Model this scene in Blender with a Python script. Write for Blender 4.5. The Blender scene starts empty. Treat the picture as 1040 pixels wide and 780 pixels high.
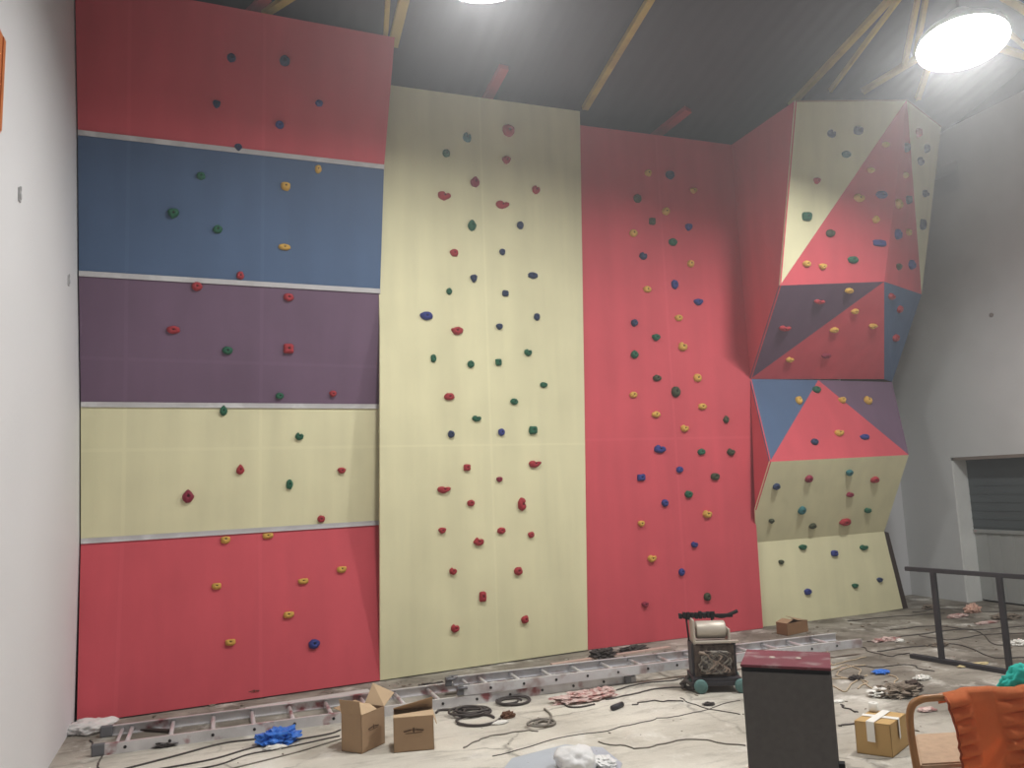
import bpy, bmesh, math, random
from mathutils import Vector, Matrix, noise

# ------------------------------------------------------------------ camera, light, exposure
SC = bpy.context.scene
COL = SC.collection
F_PX, CX, CY, EYE = 800.0, 520.0, 390.0, 1.85
YAW, PITCH, ROLL = math.radians(21), math.radians(7.4), math.radians(-2.2)
_f = Vector((math.sin(YAW)*math.cos(PITCH), math.cos(YAW)*math.cos(PITCH), math.sin(PITCH)))
_r = Vector((math.cos(YAW), -math.sin(YAW), 0)); _u = _r.cross(_f)
CR = math.cos(ROLL)*_r + math.sin(ROLL)*_u
CU = -math.sin(ROLL)*_r + math.cos(ROLL)*_u
EYEP = Vector((0, 0, EYE))
cd = bpy.data.cameras.new('camera'); cam = bpy.data.objects.new('camera', cd); COL.objects.link(cam)
cd.sensor_fit = 'HORIZONTAL'; cd.sensor_width = 36; cd.lens = 36*F_PX/1040; cd.clip_start = 0.05; cd.clip_end = 100
m3 = Matrix((CR, CU, -_f)).transposed()
cam.matrix_world = Matrix.Translation(EYEP) @ m3.to_4x4()
SC.camera = cam
SC.view_settings.view_transform = 'Standard'; SC.view_settings.look = 'None'
SC.view_settings.gamma = 1; SC.view_settings.use_curve_mapping = False
SC.view_settings.exposure = 0.19
LAMP_MAIN, LAMP_LEFT, LAMP_FILL = 205.0, 140.0, 95.0
LAMP_COL = (1.0, 0.985, 0.95)
HAZE, HAZE_G = 0.0105, 0.62
w = bpy.data.worlds.new('world'); SC.world = w; w.use_nodes = True
w.node_tree.nodes['Background'].inputs[0].default_value = (.6, .65, .7, 1)
w.node_tree.nodes['Background'].inputs[1].default_value = 0.02
if HAZE:                                          # thin dust haze in the air of the hall
    vs = w.node_tree.nodes.new('ShaderNodeVolumeScatter'); vs.inputs['Color'].default_value = (.95, .97, 1, 1)
    vs.inputs['Density'].default_value = HAZE; vs.inputs['Anisotropy'].default_value = HAZE_G
    w.node_tree.links.new(vs.outputs[0], w.node_tree.nodes['World Output'].inputs['Volume'])

# ------------------------------------------------------------------ measuring helpers
def ray(x, y): return CR*((x-CX)/F_PX) + CU*(-(y-CY)/F_PX) + _f
def onY(x, y, D): r = ray(x, y); return EYEP + r*(D/r.y)
def onX(x, y, X): r = ray(x, y); return EYEP + r*(X/r.x)
def onZ(x, y, Z): r = ray(x, y); return EYEP + r*((Z-EYE)/r.z)
def onPlane(x, y, p, n):
    r = ray(x, y); return EYEP + r*((p-EYEP).dot(n)/r.dot(n))
ROOF0, ROOFS = 6.62, 0.264                       # roof height at y = 8.3 and its rise per metre
def roof_z(y): return ROOF0 + ROOFS*(8.3-y)
ROOFN = Vector((0, ROOFS, 1)).normalized()
def onRoof(x, y, off=0.0): return onPlane(x, y, Vector((0, 8.3, ROOF0-off)), ROOFN)

# ------------------------------------------------------------------ materials
def lin(c):
    return tuple((v/255/12.92 if v/255 <= .04045 else ((v/255+.055)/1.055)**2.4) for v in c) + (1,)
MATS = {}
def mat(name, rgb, rough=.7, metal=0, var=.06, vscale=3.0, bump=0.0, bscale=60, spec=.3, emit=None, rgb2=None, mixscale=2.0, mixlo=.45, mixhi=.65):
    if name in MATS: return MATS[name]
    m = bpy.data.materials.new(name); m.use_nodes = True; nt = m.node_tree; b = nt.nodes['Principled BSDF']
    N = nt.nodes.new; Lk = nt.links.new
    geo = N('ShaderNodeNewGeometry')
    n1 = N('ShaderNodeTexNoise'); n1.inputs['Scale'].default_value = vscale; n1.inputs['Detail'].default_value = 5
    Lk(geo.outputs['Position'], n1.inputs['Vector'])
    mr = N('ShaderNodeMapRange'); mr.inputs[1].default_value = .3; mr.inputs[2].default_value = .7
    mr.inputs[3].default_value = 1-var; mr.inputs[4].default_value = 1+var
    Lk(n1.outputs[0], mr.inputs[0])
    base = N('ShaderNodeMix'); base.data_type = 'RGBA'
    base.inputs[6].default_value = lin(rgb); base.inputs[7].default_value = lin(rgb2 or rgb); base.inputs[0].default_value = 0
    if rgb2:
        n2 = N('ShaderNodeTexNoise'); n2.inputs['Scale'].default_value = mixscale; n2.inputs['Detail'].default_value = 6
        Lk(geo.outputs['Position'], n2.inputs['Vector'])
        m2 = N('ShaderNodeMapRange'); m2.inputs[1].default_value = mixlo; m2.inputs[2].default_value = mixhi
        Lk(n2.outputs[0], m2.inputs[0]); Lk(m2.outputs[0], base.inputs[0])
    mul = N('ShaderNodeVectorMath'); mul.operation = 'SCALE'
    Lk(base.outputs[2], mul.inputs[0]); Lk(mr.outputs[0], mul.inputs['Scale'])
    Lk(mul.outputs[0], b.inputs['Base Color'])
    b.inputs['Roughness'].default_value = rough; b.inputs['Metallic'].default_value = metal
    b.inputs['Specular IOR Level'].default_value = spec
    if bump:
        n3 = N('ShaderNodeTexNoise'); n3.inputs['Scale'].default_value = bscale; n3.inputs['Detail'].default_value = 3
        Lk(geo.outputs['Position'], n3.inputs['Vector'])
        bp = N('ShaderNodeBump'); bp.inputs['Strength'].default_value = bump; bp.inputs['Distance'].default_value = .01
        Lk(n3.outputs[0], bp.inputs['Height']); Lk(bp.outputs[0], b.inputs['Normal'])
    if emit:
        b.inputs['Emission Color'].default_value = tuple(emit[0])+(1,); b.inputs['Emission Strength'].default_value = emit[1]
    MATS[name] = m
    m['_mul'] = mul.name
    return m

def paint(name, rgb, seams_x=(), seams_z=(), seam_rgb=None, k=.5, wdt=.02):
    """matt wall paint with filled sheet joints that show as faint pale lines, and roller streaks"""
    m = mat(name, rgb, rough=.75, var=.045, vscale=1.6, bump=.08, bscale=140, spec=.25)
    nt = m.node_tree; N = nt.nodes.new; Lk = nt.links.new
    b = nt.nodes['Principled BSDF']; mul = nt.nodes[m['_mul']]
    geo = N('ShaderNodeNewGeometry'); sep = N('ShaderNodeSeparateXYZ'); Lk(geo.outputs['Position'], sep.inputs[0])
    streak = N('ShaderNodeTexNoise'); streak.inputs['Scale'].default_value = 1.0; streak.inputs['Detail'].default_value = 4
    mp = N('ShaderNodeMapping'); mp.inputs['Scale'].default_value = (5, 5, .5)
    Lk(geo.outputs['Position'], mp.inputs[0]); Lk(mp.outputs[0], streak.inputs['Vector'])
    acc = None
    for axis, lst in ((0, seams_x), (2, seams_z)):
        for s in lst:
            a = N('ShaderNodeMath'); a.operation = 'COMPARE'; a.inputs[1].default_value = s; a.inputs[2].default_value = wdt
            Lk(sep.outputs[axis], a.inputs[0])
            if acc is None: acc = a
            else:
                x = N('ShaderNodeMath'); x.operation = 'MAXIMUM'; Lk(acc.outputs[0], x.inputs[0]); Lk(a.outputs[0], x.inputs[1]); acc = x
    s1 = N('ShaderNodeMapRange'); s1.inputs[1].default_value = .35; s1.inputs[2].default_value = .7; s1.inputs[3].default_value = .95; s1.inputs[4].default_value = 1.05
    Lk(streak.outputs[0], s1.inputs[0])
    m2 = N('ShaderNodeVectorMath'); m2.operation = 'SCALE'; Lk(mul.outputs[0], m2.inputs[0]); Lk(s1.outputs[0], m2.inputs['Scale'])
    if acc is not None:
        f = N('ShaderNodeMath'); f.operation = 'MULTIPLY'; f.inputs[1].default_value = k; Lk(acc.outputs[0], f.inputs[0])
        mx = N('ShaderNodeMix'); mx.data_type = 'RGBA'; mx.inputs[7].default_value = lin(seam_rgb or tuple(min(255, c+25) for c in rgb))
        Lk(f.outputs[0], mx.inputs[0]); Lk(m2.outputs[0], mx.inputs[6]); Lk(mx.outputs[2], b.inputs['Base Color'])
    else: Lk(m2.outputs[0], b.inputs['Base Color'])
    return m

# ------------------------------------------------------------------ mesh helpers
ORG = {}
def obj(name, bm, m, parent=None, smooth=False, mats=None):
    """link bm (world coordinates) as one mesh; under a parent its vertices become local to the parent's base"""
    me = bpy.data.meshes.new(name)
    bmesh.ops.recalc_face_normals(bm, faces=bm.faces)
    off = ORG[parent.name] if parent else None
    if off is not None: bmesh.ops.translate(bm, verts=bm.verts, vec=-off)
    else:
        off = Vector((0, 0, 0))
    bm.to_mesh(me); bm.free()
    for mm in (mats or [m]): me.materials.append(mm)
    if smooth:
        for p in me.polygons: p.use_smooth = True
    o = bpy.data.objects.new(name, me); COL.objects.link(o)
    if parent: o.parent = parent
    ORG[o.name] = off
    return o
def single(name, bm, m, base, label, cat, group=None, smooth=False, mats=None):
    """a thing that is one mesh, origin at base"""
    bmesh.ops.translate(bm, verts=bm.verts, vec=-Vector(base))
    o = obj(name, bm, m, None, smooth, mats); o.location = base; ORG[o.name] = Vector(base)
    return tag(o, label, cat, group)
def tag(o, label, cat, group=None, kind=None):
    o['label'] = label; o['category'] = cat
    if group: o['group'] = group
    if kind: o['kind'] = kind
    return o
def thing(name, label, cat, base, group=None):
    o = bpy.data.objects.new(name, None); COL.objects.link(o); o.empty_display_size = .1
    o.location = base; ORG[o.name] = Vector(base)
    return tag(o, label, cat, group)
def struct(name, bm, m, label=None, parent=None, smooth=False):
    o = obj(name, bm, m, parent, smooth)
    if not parent: o['kind'] = 'structure'
    if label: o['label'] = label
    return o
def prism(bm, pts, vec, mi=0):
    vec = Vector(vec)
    a = [bm.verts.new(Vector(p)) for p in pts]; b = [bm.verts.new(Vector(p)+vec) for p in pts]
    fs = [bm.faces.new(a), bm.faces.new(b[::-1])]
    n = len(pts)
    for i in range(n): fs.append(bm.faces.new((a[i], b[i], b[(i+1) % n], a[(i+1) % n])))
    for f in fs: f.material_index = mi
    return fs
def box(bm, c, s, rot=None, bev=0.0, mi=0):
    M = Matrix.Translation(Vector(c)) @ (rot.to_4x4() if rot else Matrix.Identity(4)) @ Matrix.Diagonal((s[0], s[1], s[2], 1))
    g = bmesh.ops.create_cube(bm, size=1, matrix=M)
    fs = list({f for v in g['verts'] for f in v.link_faces})
    for f in fs: f.material_index = mi
    if bev:
        es = list({e for v in g['verts'] for e in v.link_edges})
        r = bmesh.ops.bevel(bm, geom=es, offset=bev, segments=2, affect='EDGES', profile=.6)
        for f in r['faces']: f.material_index = mi
def tube(bm, pts, r, seg=8, closed=False, mi=0):
    pts = [Vector(p) for p in pts]; n = len(pts); rings = []
    up = Vector((0, 0, 1))
    prev = None
    for i, p in enumerate(pts):
        if closed: t = pts[(i+1) % n]-pts[i-1]
        else: t = pts[min(i+1, n-1)]-pts[max(i-1, 0)]
        t.normalize()
        if prev is None:
            a = t.cross(up)
            if a.length < .05: a = t.cross(Vector((1, 0, 0)))
        else: a = prev - t*prev.dot(t)
        a.normalize(); prev = a; b = t.cross(a)
        rr = r[i] if isinstance(r, (list, tuple)) else r
        rings.append([bm.verts.new(p+a*rr*math.cos(2*math.pi*k/seg)+b*rr*math.sin(2*math.pi*k/seg)) for k in range(seg)])
    for i in range(n if closed else n-1):
        A, B = rings[i], rings[(i+1) % n]
        for k in range(seg):
            f = bm.faces.new((A[k], A[(k+1) % seg], B[(k+1) % seg], B[k])); f.material_index = mi; f.smooth = True
    if not closed:
        for R in (rings[0][::-1], rings[-1]): bm.faces.new(R).material_index = mi
def lathe(bm, prof, c, seg=32, axis=None, mi=0):
    """prof: (radius, height) list; axis = 3x3 rotation"""
    c = Vector(c); A = axis or Matrix.Identity(3); rings = []
    for r, h in prof:
        rings.append([bm.verts.new(c + A @ Vector((r*math.cos(2*math.pi*k/seg), r*math.sin(2*math.pi*k/seg), h))) for k in range(seg)])
    for i in range(len(rings)-1):
        for k in range(seg):
            f = bm.faces.new((rings[i][k], rings[i][(k+1) % seg], rings[i+1][(k+1) % seg], rings[i+1][k])); f.material_index = mi; f.smooth = True
    return rings
def cap(bm, ring, mi=0):
    f = bm.faces.new(ring); f.material_index = mi
def smoothline(pts, n=8):
    pts = [Vector(p) for p in pts]; out = []
    P = [pts[0]*2-pts[1]] + pts + [pts[-1]*2-pts[-2]]
    for i in range(1, len(P)-2):
        for k in range(n):
            t = k/n; a, b, c, d = P[i-1], P[i], P[i+1], P[i+2]
            out.append(.5*((2*b)+(c-a)*t+(2*a-5*b+4*c-d)*t*t+(3*b-a-3*c+d)*t**3))
    out.append(pts[-1]); return out
def crumple(bm, c, size, seed, freq=2.2, amp=.45, sub=4, floor=None, mi=0):
    g = bmesh.ops.create_icosphere(bm, subdivisions=sub, radius=1)
    sd = Vector((seed*7.3, seed*3.1, seed*1.7))
    for v in g['verts']:
        d = v.co.normalized()
        k = 1 + amp*(noise.noise(d*freq+sd)) + amp*.5*(1-abs(noise.noise(d*freq*2.3+sd))*2.4) + amp*.25*noise.noise(d*freq*5+sd)
        v.co = Vector((d.x*size[0]*k, d.y*size[1]*k, d.z*size[2]*k))+Vector(c)
        if floor is not None and v.co.z < floor: v.co.z = floor
    for v in g['verts']:
        for f in v.link_faces: f.material_index = mi
BM = bmesh.new

# ------------------------------------------------------------------ colours
RED, BLUE, PURPLE, CREAM = (203, 86, 96), (82, 103, 134), (112, 90, 111), (222, 217, 180)
m_white = mat('white plaster', (218, 219, 222), rough=.85, var=.03, vscale=.8, bump=.15, bscale=25)
m_grey = mat('grey plaster', (205, 207, 207), rough=.85, var=.04, vscale=.7, bump=.15, bscale=25, rgb2=(190, 192, 192), mixscale=.6)
m_roof = mat('dark roof sheet', (82, 79, 86), rough=.7, var=.06, vscale=1.0)
m_tape = mat('grey joint tape', (192, 190, 192), rough=.8, var=.08, vscale=6, rgb2=(206, 205, 206), mixscale=3, mixlo=.55, mixhi=.62)
m_ply = mat('plywood back', (150, 118, 82), rough=.8, var=.1)
m_darkwood = mat('dark stained edge', (62, 50, 46), rough=.7, var=.1)
m_yellow = mat('yellow painted steel', (202, 176, 92), rough=.55, var=.08, rgb2=(170, 140, 80), mixscale=3)
m_redsteel = mat('red oxide steel', (176, 72, 76), rough=.6, var=.1)
m_alu = mat('dull aluminium', (214, 214, 218), rough=.45, metal=.35, var=.08, vscale=9, rgb2=(168, 150, 150), mixscale=6, mixlo=.52, mixhi=.72)
m_aluA = mat('paint stained aluminium', (212, 210, 212), rough=.45, metal=.35, var=.1, vscale=9, rgb2=(150, 92, 96), mixscale=5, mixlo=.56, mixhi=.66)
m_black = mat('black plastic', (26, 26, 28), rough=.6, var=.1)
m_felt = mat('charcoal speaker felt', (98, 95, 94), rough=.95, var=.08, vscale=30, bump=.3, bscale=400)
m_maroon = mat('dusty maroon wood', (116, 56, 66), rough=.75, var=.12, rgb2=(150, 132, 132), mixscale=9, mixlo=.55, mixhi=.75)
m_card = mat('brown cardboard', (166, 138, 110), rough=.85, var=.06, vscale=5)
m_cardin = mat('pale cardboard inside', (202, 176, 144), rough=.85, var=.05)
m_cardy = mat('yellow brown cardboard', (190, 156, 104), rough=.8, var=.06)
m_ink = mat('dark print', (92, 70, 54), rough=.85)
m_wtape = mat('white packing tape', (232, 230, 224), rough=.4)
m_steel = mat('dark painted steel', (66, 64, 68), rough=.5, metal=.3, var=.15, vscale=8)
m_rust = mat('grimy machine metal', (98, 86, 78), rough=.7, metal=.2, var=.25, vscale=24, rgb2=(52, 40, 36), mixscale=22)
m_drum = mat('pale metal drum', (196, 188, 176), rough=.45, metal=.3, var=.08)
m_teal = mat('grey teal wheel', (92, 124, 122), rough=.7)
m_cable = mat('dark cable', (78, 72, 70), rough=.6)
m_cablegrey = mat('grey cable', (128, 122, 114), rough=.7)
m_rope = mat('tan rope', (184, 166, 142), rough=.9, var=.1, vscale=40)
m_bluebag = mat('blue plastic', (58, 116, 205), rough=.35, var=.1)
m_orange = mat('orange quilted cloth', (228, 138, 86), rough=.8, var=.06, vscale=6, bump=.15, bscale=200)
m_tealcloth = mat('teal cloth', (48, 184, 170), rough=.85)
m_bent = mat('varnished bentwood', (164, 116, 72), rough=.4, var=.12, vscale=8)
m_seat = mat('pale woven seat', (182, 154, 128), rough=.7, var=.1, vscale=25)
m_oldorange = mat('orange brown wood', (196, 116, 62), rough=.6, var=.1, vscale=6)
m_shutter = mat('dark roller shutter', (84, 90, 92), rough=.6, var=.04)
m_gate = mat('grey gate sheet', (158, 160, 158), rough=.6, var=.05)
m_concretejamb = mat('pale jamb plaster', (226, 228, 226), rough=.85, var=.05)
m_lintel = mat('brown grey lintel', (128, 116, 108), rough=.9, var=.1)
m_pink = mat('faded pink cloth', (204, 180, 174), rough=.9, var=.15, vscale=14, rgb2=(172, 126, 122), mixscale=16, mixlo=.5, mixhi=.6)
m_bluesheet = mat('pale blue plastic sheet', (180, 187, 198), rough=.35, var=.05)
m_whitebag = mat('white plastic bag', (228, 228, 228), rough=.5)
m_debris = mat('grey brown grit', (128, 116, 104), rough=.95, var=.3, vscale=12)
m_paper = mat('white paper scrap', (224, 222, 216), rough=.9)
m_bolt = mat('dark bolt steel', (52, 50, 52), rough=.5, metal=.5)
m_housing = mat('pale lamp housing', (190, 190, 190), rough=.4, metal=.3)

# ------------------------------------------------------------------ room shell
XL, XR, YB, YF = -1.06, 9.9, 9.3, -5.0
LEAN = .022                                      # the left wall leans out very slightly
def wall_x(z): return XL-LEAN*z
WLN = Vector((1, 0, LEAN)).normalized()
def onWL(x, y, off=0.0): return onPlane(x, y, Vector((XL+off, 0, 0)), WLN)
def floor_mat():
    m = mat('dusty concrete floor', (216, 211, 200), rough=.92, var=.08, vscale=2.2, bump=.35, bscale=18, spec=.15,
            rgb2=(186, 180, 168), mixscale=.9, mixlo=.42, mixhi=.7)
    nt = m.node_tree; N = nt.nodes.new; Lk = nt.links.new; b = nt.nodes['Principled BSDF']; mul = nt.nodes[m['_mul']]
    geo = N('ShaderNodeNewGeometry'); sep = N('ShaderNodeSeparateXYZ'); Lk(geo.outputs['Position'], sep.inputs[0])
    # grime tracked in along the foot of the wall and by the gate, broken up by noise
    nz = N('ShaderNodeTexNoise'); nz.inputs['Scale'].default_value = 1.3; nz.inputs['Detail'].default_value = 7; nz.inputs['Roughness'].default_value = .62
    Lk(geo.outputs['Position'], nz.inputs['Vector'])
    def mr(sock, a, c, lo=0, hi=1):
        q = N('ShaderNodeMapRange'); q.inputs[1].default_value = a; q.inputs[2].default_value = c; q.inputs[3].default_value = lo; q.inputs[4].default_value = hi
        Lk(sock, q.inputs[0]); return q.outputs[0]
    def op(o, a, c):
        q = N('ShaderNodeMath'); q.operation = o
        for i, s in enumerate((a, c)):
            if isinstance(s, (int, float)): q.inputs[i].default_value = s
            else: Lk(s, q.inputs[i])
        return q.outputs[0]
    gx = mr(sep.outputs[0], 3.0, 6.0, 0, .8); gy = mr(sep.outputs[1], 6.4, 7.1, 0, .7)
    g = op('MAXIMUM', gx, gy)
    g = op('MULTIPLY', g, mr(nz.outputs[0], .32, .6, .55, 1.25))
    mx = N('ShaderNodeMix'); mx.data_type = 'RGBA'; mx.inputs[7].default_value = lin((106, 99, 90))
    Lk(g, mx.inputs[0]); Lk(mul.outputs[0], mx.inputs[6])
    # dark scuffs
    n2 = N('ShaderNodeTexNoise'); n2.inputs['Scale'].default_value = 4.2; n2.inputs['Detail'].default_value = 10; n2.inputs['Roughness'].default_value = .74
    mp = N('ShaderNodeMapping'); mp.inputs['Scale'].default_value = (.45, 1.7, 1); mp.inputs['Rotation'].default_value = (0, 0, .2)
    Lk(geo.outputs['Position'], mp.inputs[0]); Lk(mp.outputs[0], n2.inputs['Vector'])
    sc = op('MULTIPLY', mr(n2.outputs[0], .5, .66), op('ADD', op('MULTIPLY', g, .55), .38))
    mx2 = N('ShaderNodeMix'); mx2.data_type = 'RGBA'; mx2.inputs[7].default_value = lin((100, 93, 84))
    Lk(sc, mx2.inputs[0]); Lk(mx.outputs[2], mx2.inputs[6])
    # hairline cracks in the slab
    vo = N('ShaderNodeTexVoronoi'); vo.feature = 'DISTANCE_TO_EDGE'; vo.inputs['Scale'].default_value = .85
    nd = N('ShaderNodeTexNoise'); nd.inputs['Scale'].default_value = 2.2; nd.inputs['Detail'].default_value = 6
    Lk(geo.outputs['Position'], nd.inputs['Vector'])
    va = N('ShaderNodeVectorMath'); va.operation = 'SCALE'; va.inputs['Scale'].default_value = .5; Lk(nd.outputs[1], va.inputs[0])
    vb = N('ShaderNodeVectorMath'); vb.operation = 'ADD'; Lk(geo.outputs['Position'], vb.inputs[0]); Lk(va.outputs[0], vb.inputs[1]); Lk(vb.outputs[0], vo.inputs['Vector'])
    ck = op('MULTIPLY', mr(vo.outputs[0], 0, .018, 1, 0), op('MULTIPLY', mr(nz.outputs[0], .42, .56), .6))
    mx3 = N('ShaderNodeMix'); mx3.data_type = 'RGBA'; mx3.inputs[7].default_value = lin((84, 78, 72))
    Lk(ck, mx3.inputs[0]); Lk(mx2.outputs[2], mx3.inputs[6])
    # pale spilled plaster dust
    n4 = N('ShaderNodeTexNoise'); n4.inputs['Scale'].default_value = 2.6; n4.inputs['Detail'].default_value = 9; n4.inputs['Roughness'].default_value = .7
    v4 = N('ShaderNodeVectorMath'); v4.operation = 'ADD'; v4.inputs[1].default_value = (31, 7, 3); Lk(geo.outputs['Position'], v4.inputs[0]); Lk(v4.outputs[0], n4.inputs['Vector'])
    mx4 = N('ShaderNodeMix'); mx4.data_type = 'RGBA'; mx4.inputs[7].default_value = lin((226, 223, 216))
    Lk(op('MULTIPLY', mr(n4.outputs[0], .55, .68), .7), mx4.inputs[0]); Lk(mx3.outputs[2], mx4.inputs[6]); Lk(mx4.outputs[2], b.inputs['Base Color'])
    return m
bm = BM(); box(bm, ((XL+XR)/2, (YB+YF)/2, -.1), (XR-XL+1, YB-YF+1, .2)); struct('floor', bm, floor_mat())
bm = BM()
y0, y1 = YF-.3, YB+.3
prism(bm, [(XL-.3, y0, roof_z(y0)), (XR+.3, y0, roof_z(y0)), (XR+.3, y1, roof_z(y1)), (XL-.3, y1, roof_z(y1))], (0, 0, .06))
struct('ceiling', bm, m_roof)
nt = m_roof.node_tree; geo = nt.nodes.new('ShaderNodeNewGeometry'); wv = nt.nodes.new('ShaderNodeTexWave'); wv.inputs['Scale'].default_value = 1.6
wv.bands_direction = 'X'; bp = nt.nodes.new('ShaderNodeBump'); bp.inputs['Strength'].default_value = .25; bp.inputs['Distance'].default_value = .03
nt.links.new(geo.outputs['Position'], wv.inputs['Vector']); nt.links.new(wv.outputs[1], bp.inputs['Height']); nt.links.new(bp.outputs[0], nt.nodes['Principled BSDF'].inputs['Normal'])
bm = BM(); prism(bm, [(wall_x(-.2), YF-.2, -.2), (wall_x(-.2), YB+.2, -.2), (wall_x(10.6), YB+.2, 10.6), (wall_x(10.6), YF-.2, 10.6)], (-.2, 0, 0)); struct('wall_left', bm, m_white)
bm = BM(); box(bm, ((XL+XR)/2, YB+.1, 3.2), (XR-XL+.6, .2, 6.8)); struct('wall_back', bm, m_white)
bm = BM(); box(bm, ((XL+XR)/2, YF-.1, 5.2), (XR-XL+.6, .2, 10.8)); struct('wall_front', bm, m_white)

# right wall with a real doorway and a beam pocket
def wall_cells(bm, ys, zs, holes, x0, x1):
    for i in range(len(ys)-1):
        for j in range(len(zs)-1):
            cy, cz = (ys[i]+ys[i+1])/2, (zs[j]+zs[j+1])/2
            if any(a < cy < b and c < cz < d for a, b, c, d in holes): continue
            box(bm, ((x0+x1)/2, cy, cz), (x1-x0, ys[i+1]-ys[i], zs[j+1]-zs[j]))
    bmesh.ops.remove_doubles(bm, verts=bm.verts, dist=1e-4)
d_far = onX(966, 467, XR).y; d_top = onX(1000, 463, XR).z
d_near = d_far-2.6
pk = onX(975, 190, XR); pk_y0, pk_z0 = pk.y, pk.z-.02
holes = [(d_near, d_far, -1, d_top), (pk_y0, pk_y0+.9, pk_z0, pk_z0+.42)]
ys = sorted({YF-.2, d_near, d_far, pk_y0, pk_y0+.9, YB+.2}); zs = sorted({0, d_top, pk_z0, pk_z0+.42, 6.74})
bm = BM(); wall_cells(bm, ys, zs, holes, XR, XR+.34); struct('wall_right', bm, m_grey)
bm = BM(); box(bm, (XR+.37, pk_y0+.45, pk_z0+.2), (.05, 1.3, .8)); struct('trim_1', bm, m_grey, 'plastered back of the beam pocket high on the right wall')
bm = BM(); box(bm, (XR+.2, (YB+YF)/2, 8.6), (.3, YB-YF+.4, 3.72)); struct('trim_2', bm, m_roof, 'dark sheet cladding above the right wall')
# doorway
bm = BM(); box(bm, (XR+.17, d_far-.012, d_top/2), (.33, .03, d_top)); jb = struct('door_1', bm, m_concretejamb, 'doorway in the right wall with grey sheet gate under a dark upper panel')
bm = BM(); box(bm, (XR+.17, (d_far+d_near)/2, d_top-.02), (.33, 2.6, .045)); struct('lintel', bm, m_lintel, parent=jb)
zt = onX(1010, 540, XR+.25).z
bm = BM(); box(bm, (XR+.27, (d_far+d_near)/2, zt), (.07, 2.58, .05), bev=.006); struct('transom', bm, mat('pale transom steel', (150, 152, 150), rough=.5), parent=jb)
bm = BM()
box(bm, (XR+.27, (d_far+d_near)/2, (zt+d_top)/2), (.03, 2.58, d_top-zt-.04))
for k in range(9): box(bm, (XR+.252, (d_far+d_near)/2, zt+.06+k*(d_top-zt)/9), (.012, 2.58, .014))
struct('upper_panel', bm, m_shutter, parent=jb)
bm = BM()
n = 26
for k in range(n):
    yk = d_near+.03+(k+.5)*(2.54/n)
    box(bm, (XR+.27+(.008 if k % 2 else 0), yk, zt/2), (.022, 2.54/n, zt-.05))
struct('gate_panel', bm, m_gate, parent=jb)

# ------------------------------------------------------------------ lamps
def lamp(c, strength, label, tilt=0.0, rad=.33):
    c = Vector(c); t = thing('high_bay_lamp', label, 'lamp', c, 'high bay lamps under the roof')
    tw_ = EYEP-c; ax = Vector((0, 0, 1)).cross(Vector((tw_.x, tw_.y, 0)).normalized())
    A = Matrix.Rotation(-tilt, 3, ax); k = rad/.33
    bm = BM(); lathe(bm, [(r*k, h*k) for r, h in ((.345, -.03), (.352, -.03), (.34, .03), (.25, .11), (.12, .15), (.09, .155), (.085, .14), (.115, .135), (.24, .095), (.33, .02), (.345, -.03))], c, 40, A)
    obj('reflector', bm, m_housing, t, True)
    bm = BM(); R = lathe(bm, [(.0005, -.024*k), (.12*k, -.021*k), (.22*k, -.013*k), (.29*k, .0), (.325*k, .012)], c, 32, A); cap(bm, R[0])
    em = bpy.data.materials.new('lamp glass'); em.use_nodes = True; b = em.node_tree.nodes['Principled BSDF']
    b.inputs['Base Color'].default_value = (.9, .9, .9, 1); b.inputs['Emission Color'].default_value = LAMP_COL+(1,); b.inputs['Emission Strength'].default_value = strength
    obj('diffuser', bm, em, t)
    bm = BM(); R = lathe(bm, [(.085, .14), (.1, .16), (.1, .3), (.06, .33), (.02, .34)], c, 20, A); cap(bm, R[-1]); cap(bm, R[0]); obj('ballast', bm, m_housing, t, True)
    top = c+A @ Vector((0, 0, .33))
    bm = BM(); tube(bm, [top, Vector((top.x, top.y, roof_z(top.y)-.01))], .012); obj('hanger_rod', bm, m_steel, t, True)
lamp(EYEP+ray(977, 42)*(4.8/ray(977, 42).y), LAMP_MAIN, 'glaring round high bay lamp hanging above the climbing tower at right', math.radians(11), .36)
lamp(EYEP+ray(490, -29)*(5.1/ray(490, -29).y), LAMP_LEFT, 'round high bay lamp at the top edge above the tall cream wall')
lamp((7.4, -1.2, 6.2), LAMP_FILL, 'added fill lamp hanging unseen behind the camera')  # unseen fill lamp, added to give the walls and tower frontal light

# ------------------------------------------------------------------ roof steel
def beam(name, pa, pb, wd, m, label, off=.06, ext=0.0, group=None, cat='beam'):
    A, B = onRoof(*pa, off), onRoof(*pb, off)
    d = (B-A).normalized(); B = B+d*ext; s = d.cross(ROOFN).normalized()*wd*.4; h = ROOFN*.03
    bm = BM(); q = [A-s-h, A+s-h, A+s+h, A-s+h]; prism(bm, q, B-A)
    return single(name, bm, m, A, label, cat, group)
G = 'yellow roof members'
beam('rafter', (594, 110), (660, 0), .10, m_yellow, 'yellow rafter sloping up from above the red and cream wall joint', ext=1.5, group=G)
beam('rafter', (803, 107), (905, -2), .10, m_yellow, 'yellow rafter rising from the left top corner of the climbing tower', ext=1.2, group=G)
beam('rafter', (843, 92), (912, 0), .045, m_yellow, 'thin pale yellow rafter just right of the one over the tower corner', off=.14, ext=1.0, group=G)
beam('rafter', (876, 93), (945, 51), .10, m_yellow, 'yellow brace running from above the tower to the lit lamp', off=.16, ext=.3, group=G)
beam('rafter', (918, 68), (933, -6), .06, m_yellow, 'steep yellow member left of the lamp, farther left of a pair', off=.2, ext=.8, group=G)
beam('rafter', (929, 62), (941, -6), .06, m_yellow, 'steep yellow member left of the lamp, nearer the lamp of a pair', off=.12, ext=.8, group=G)
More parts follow.
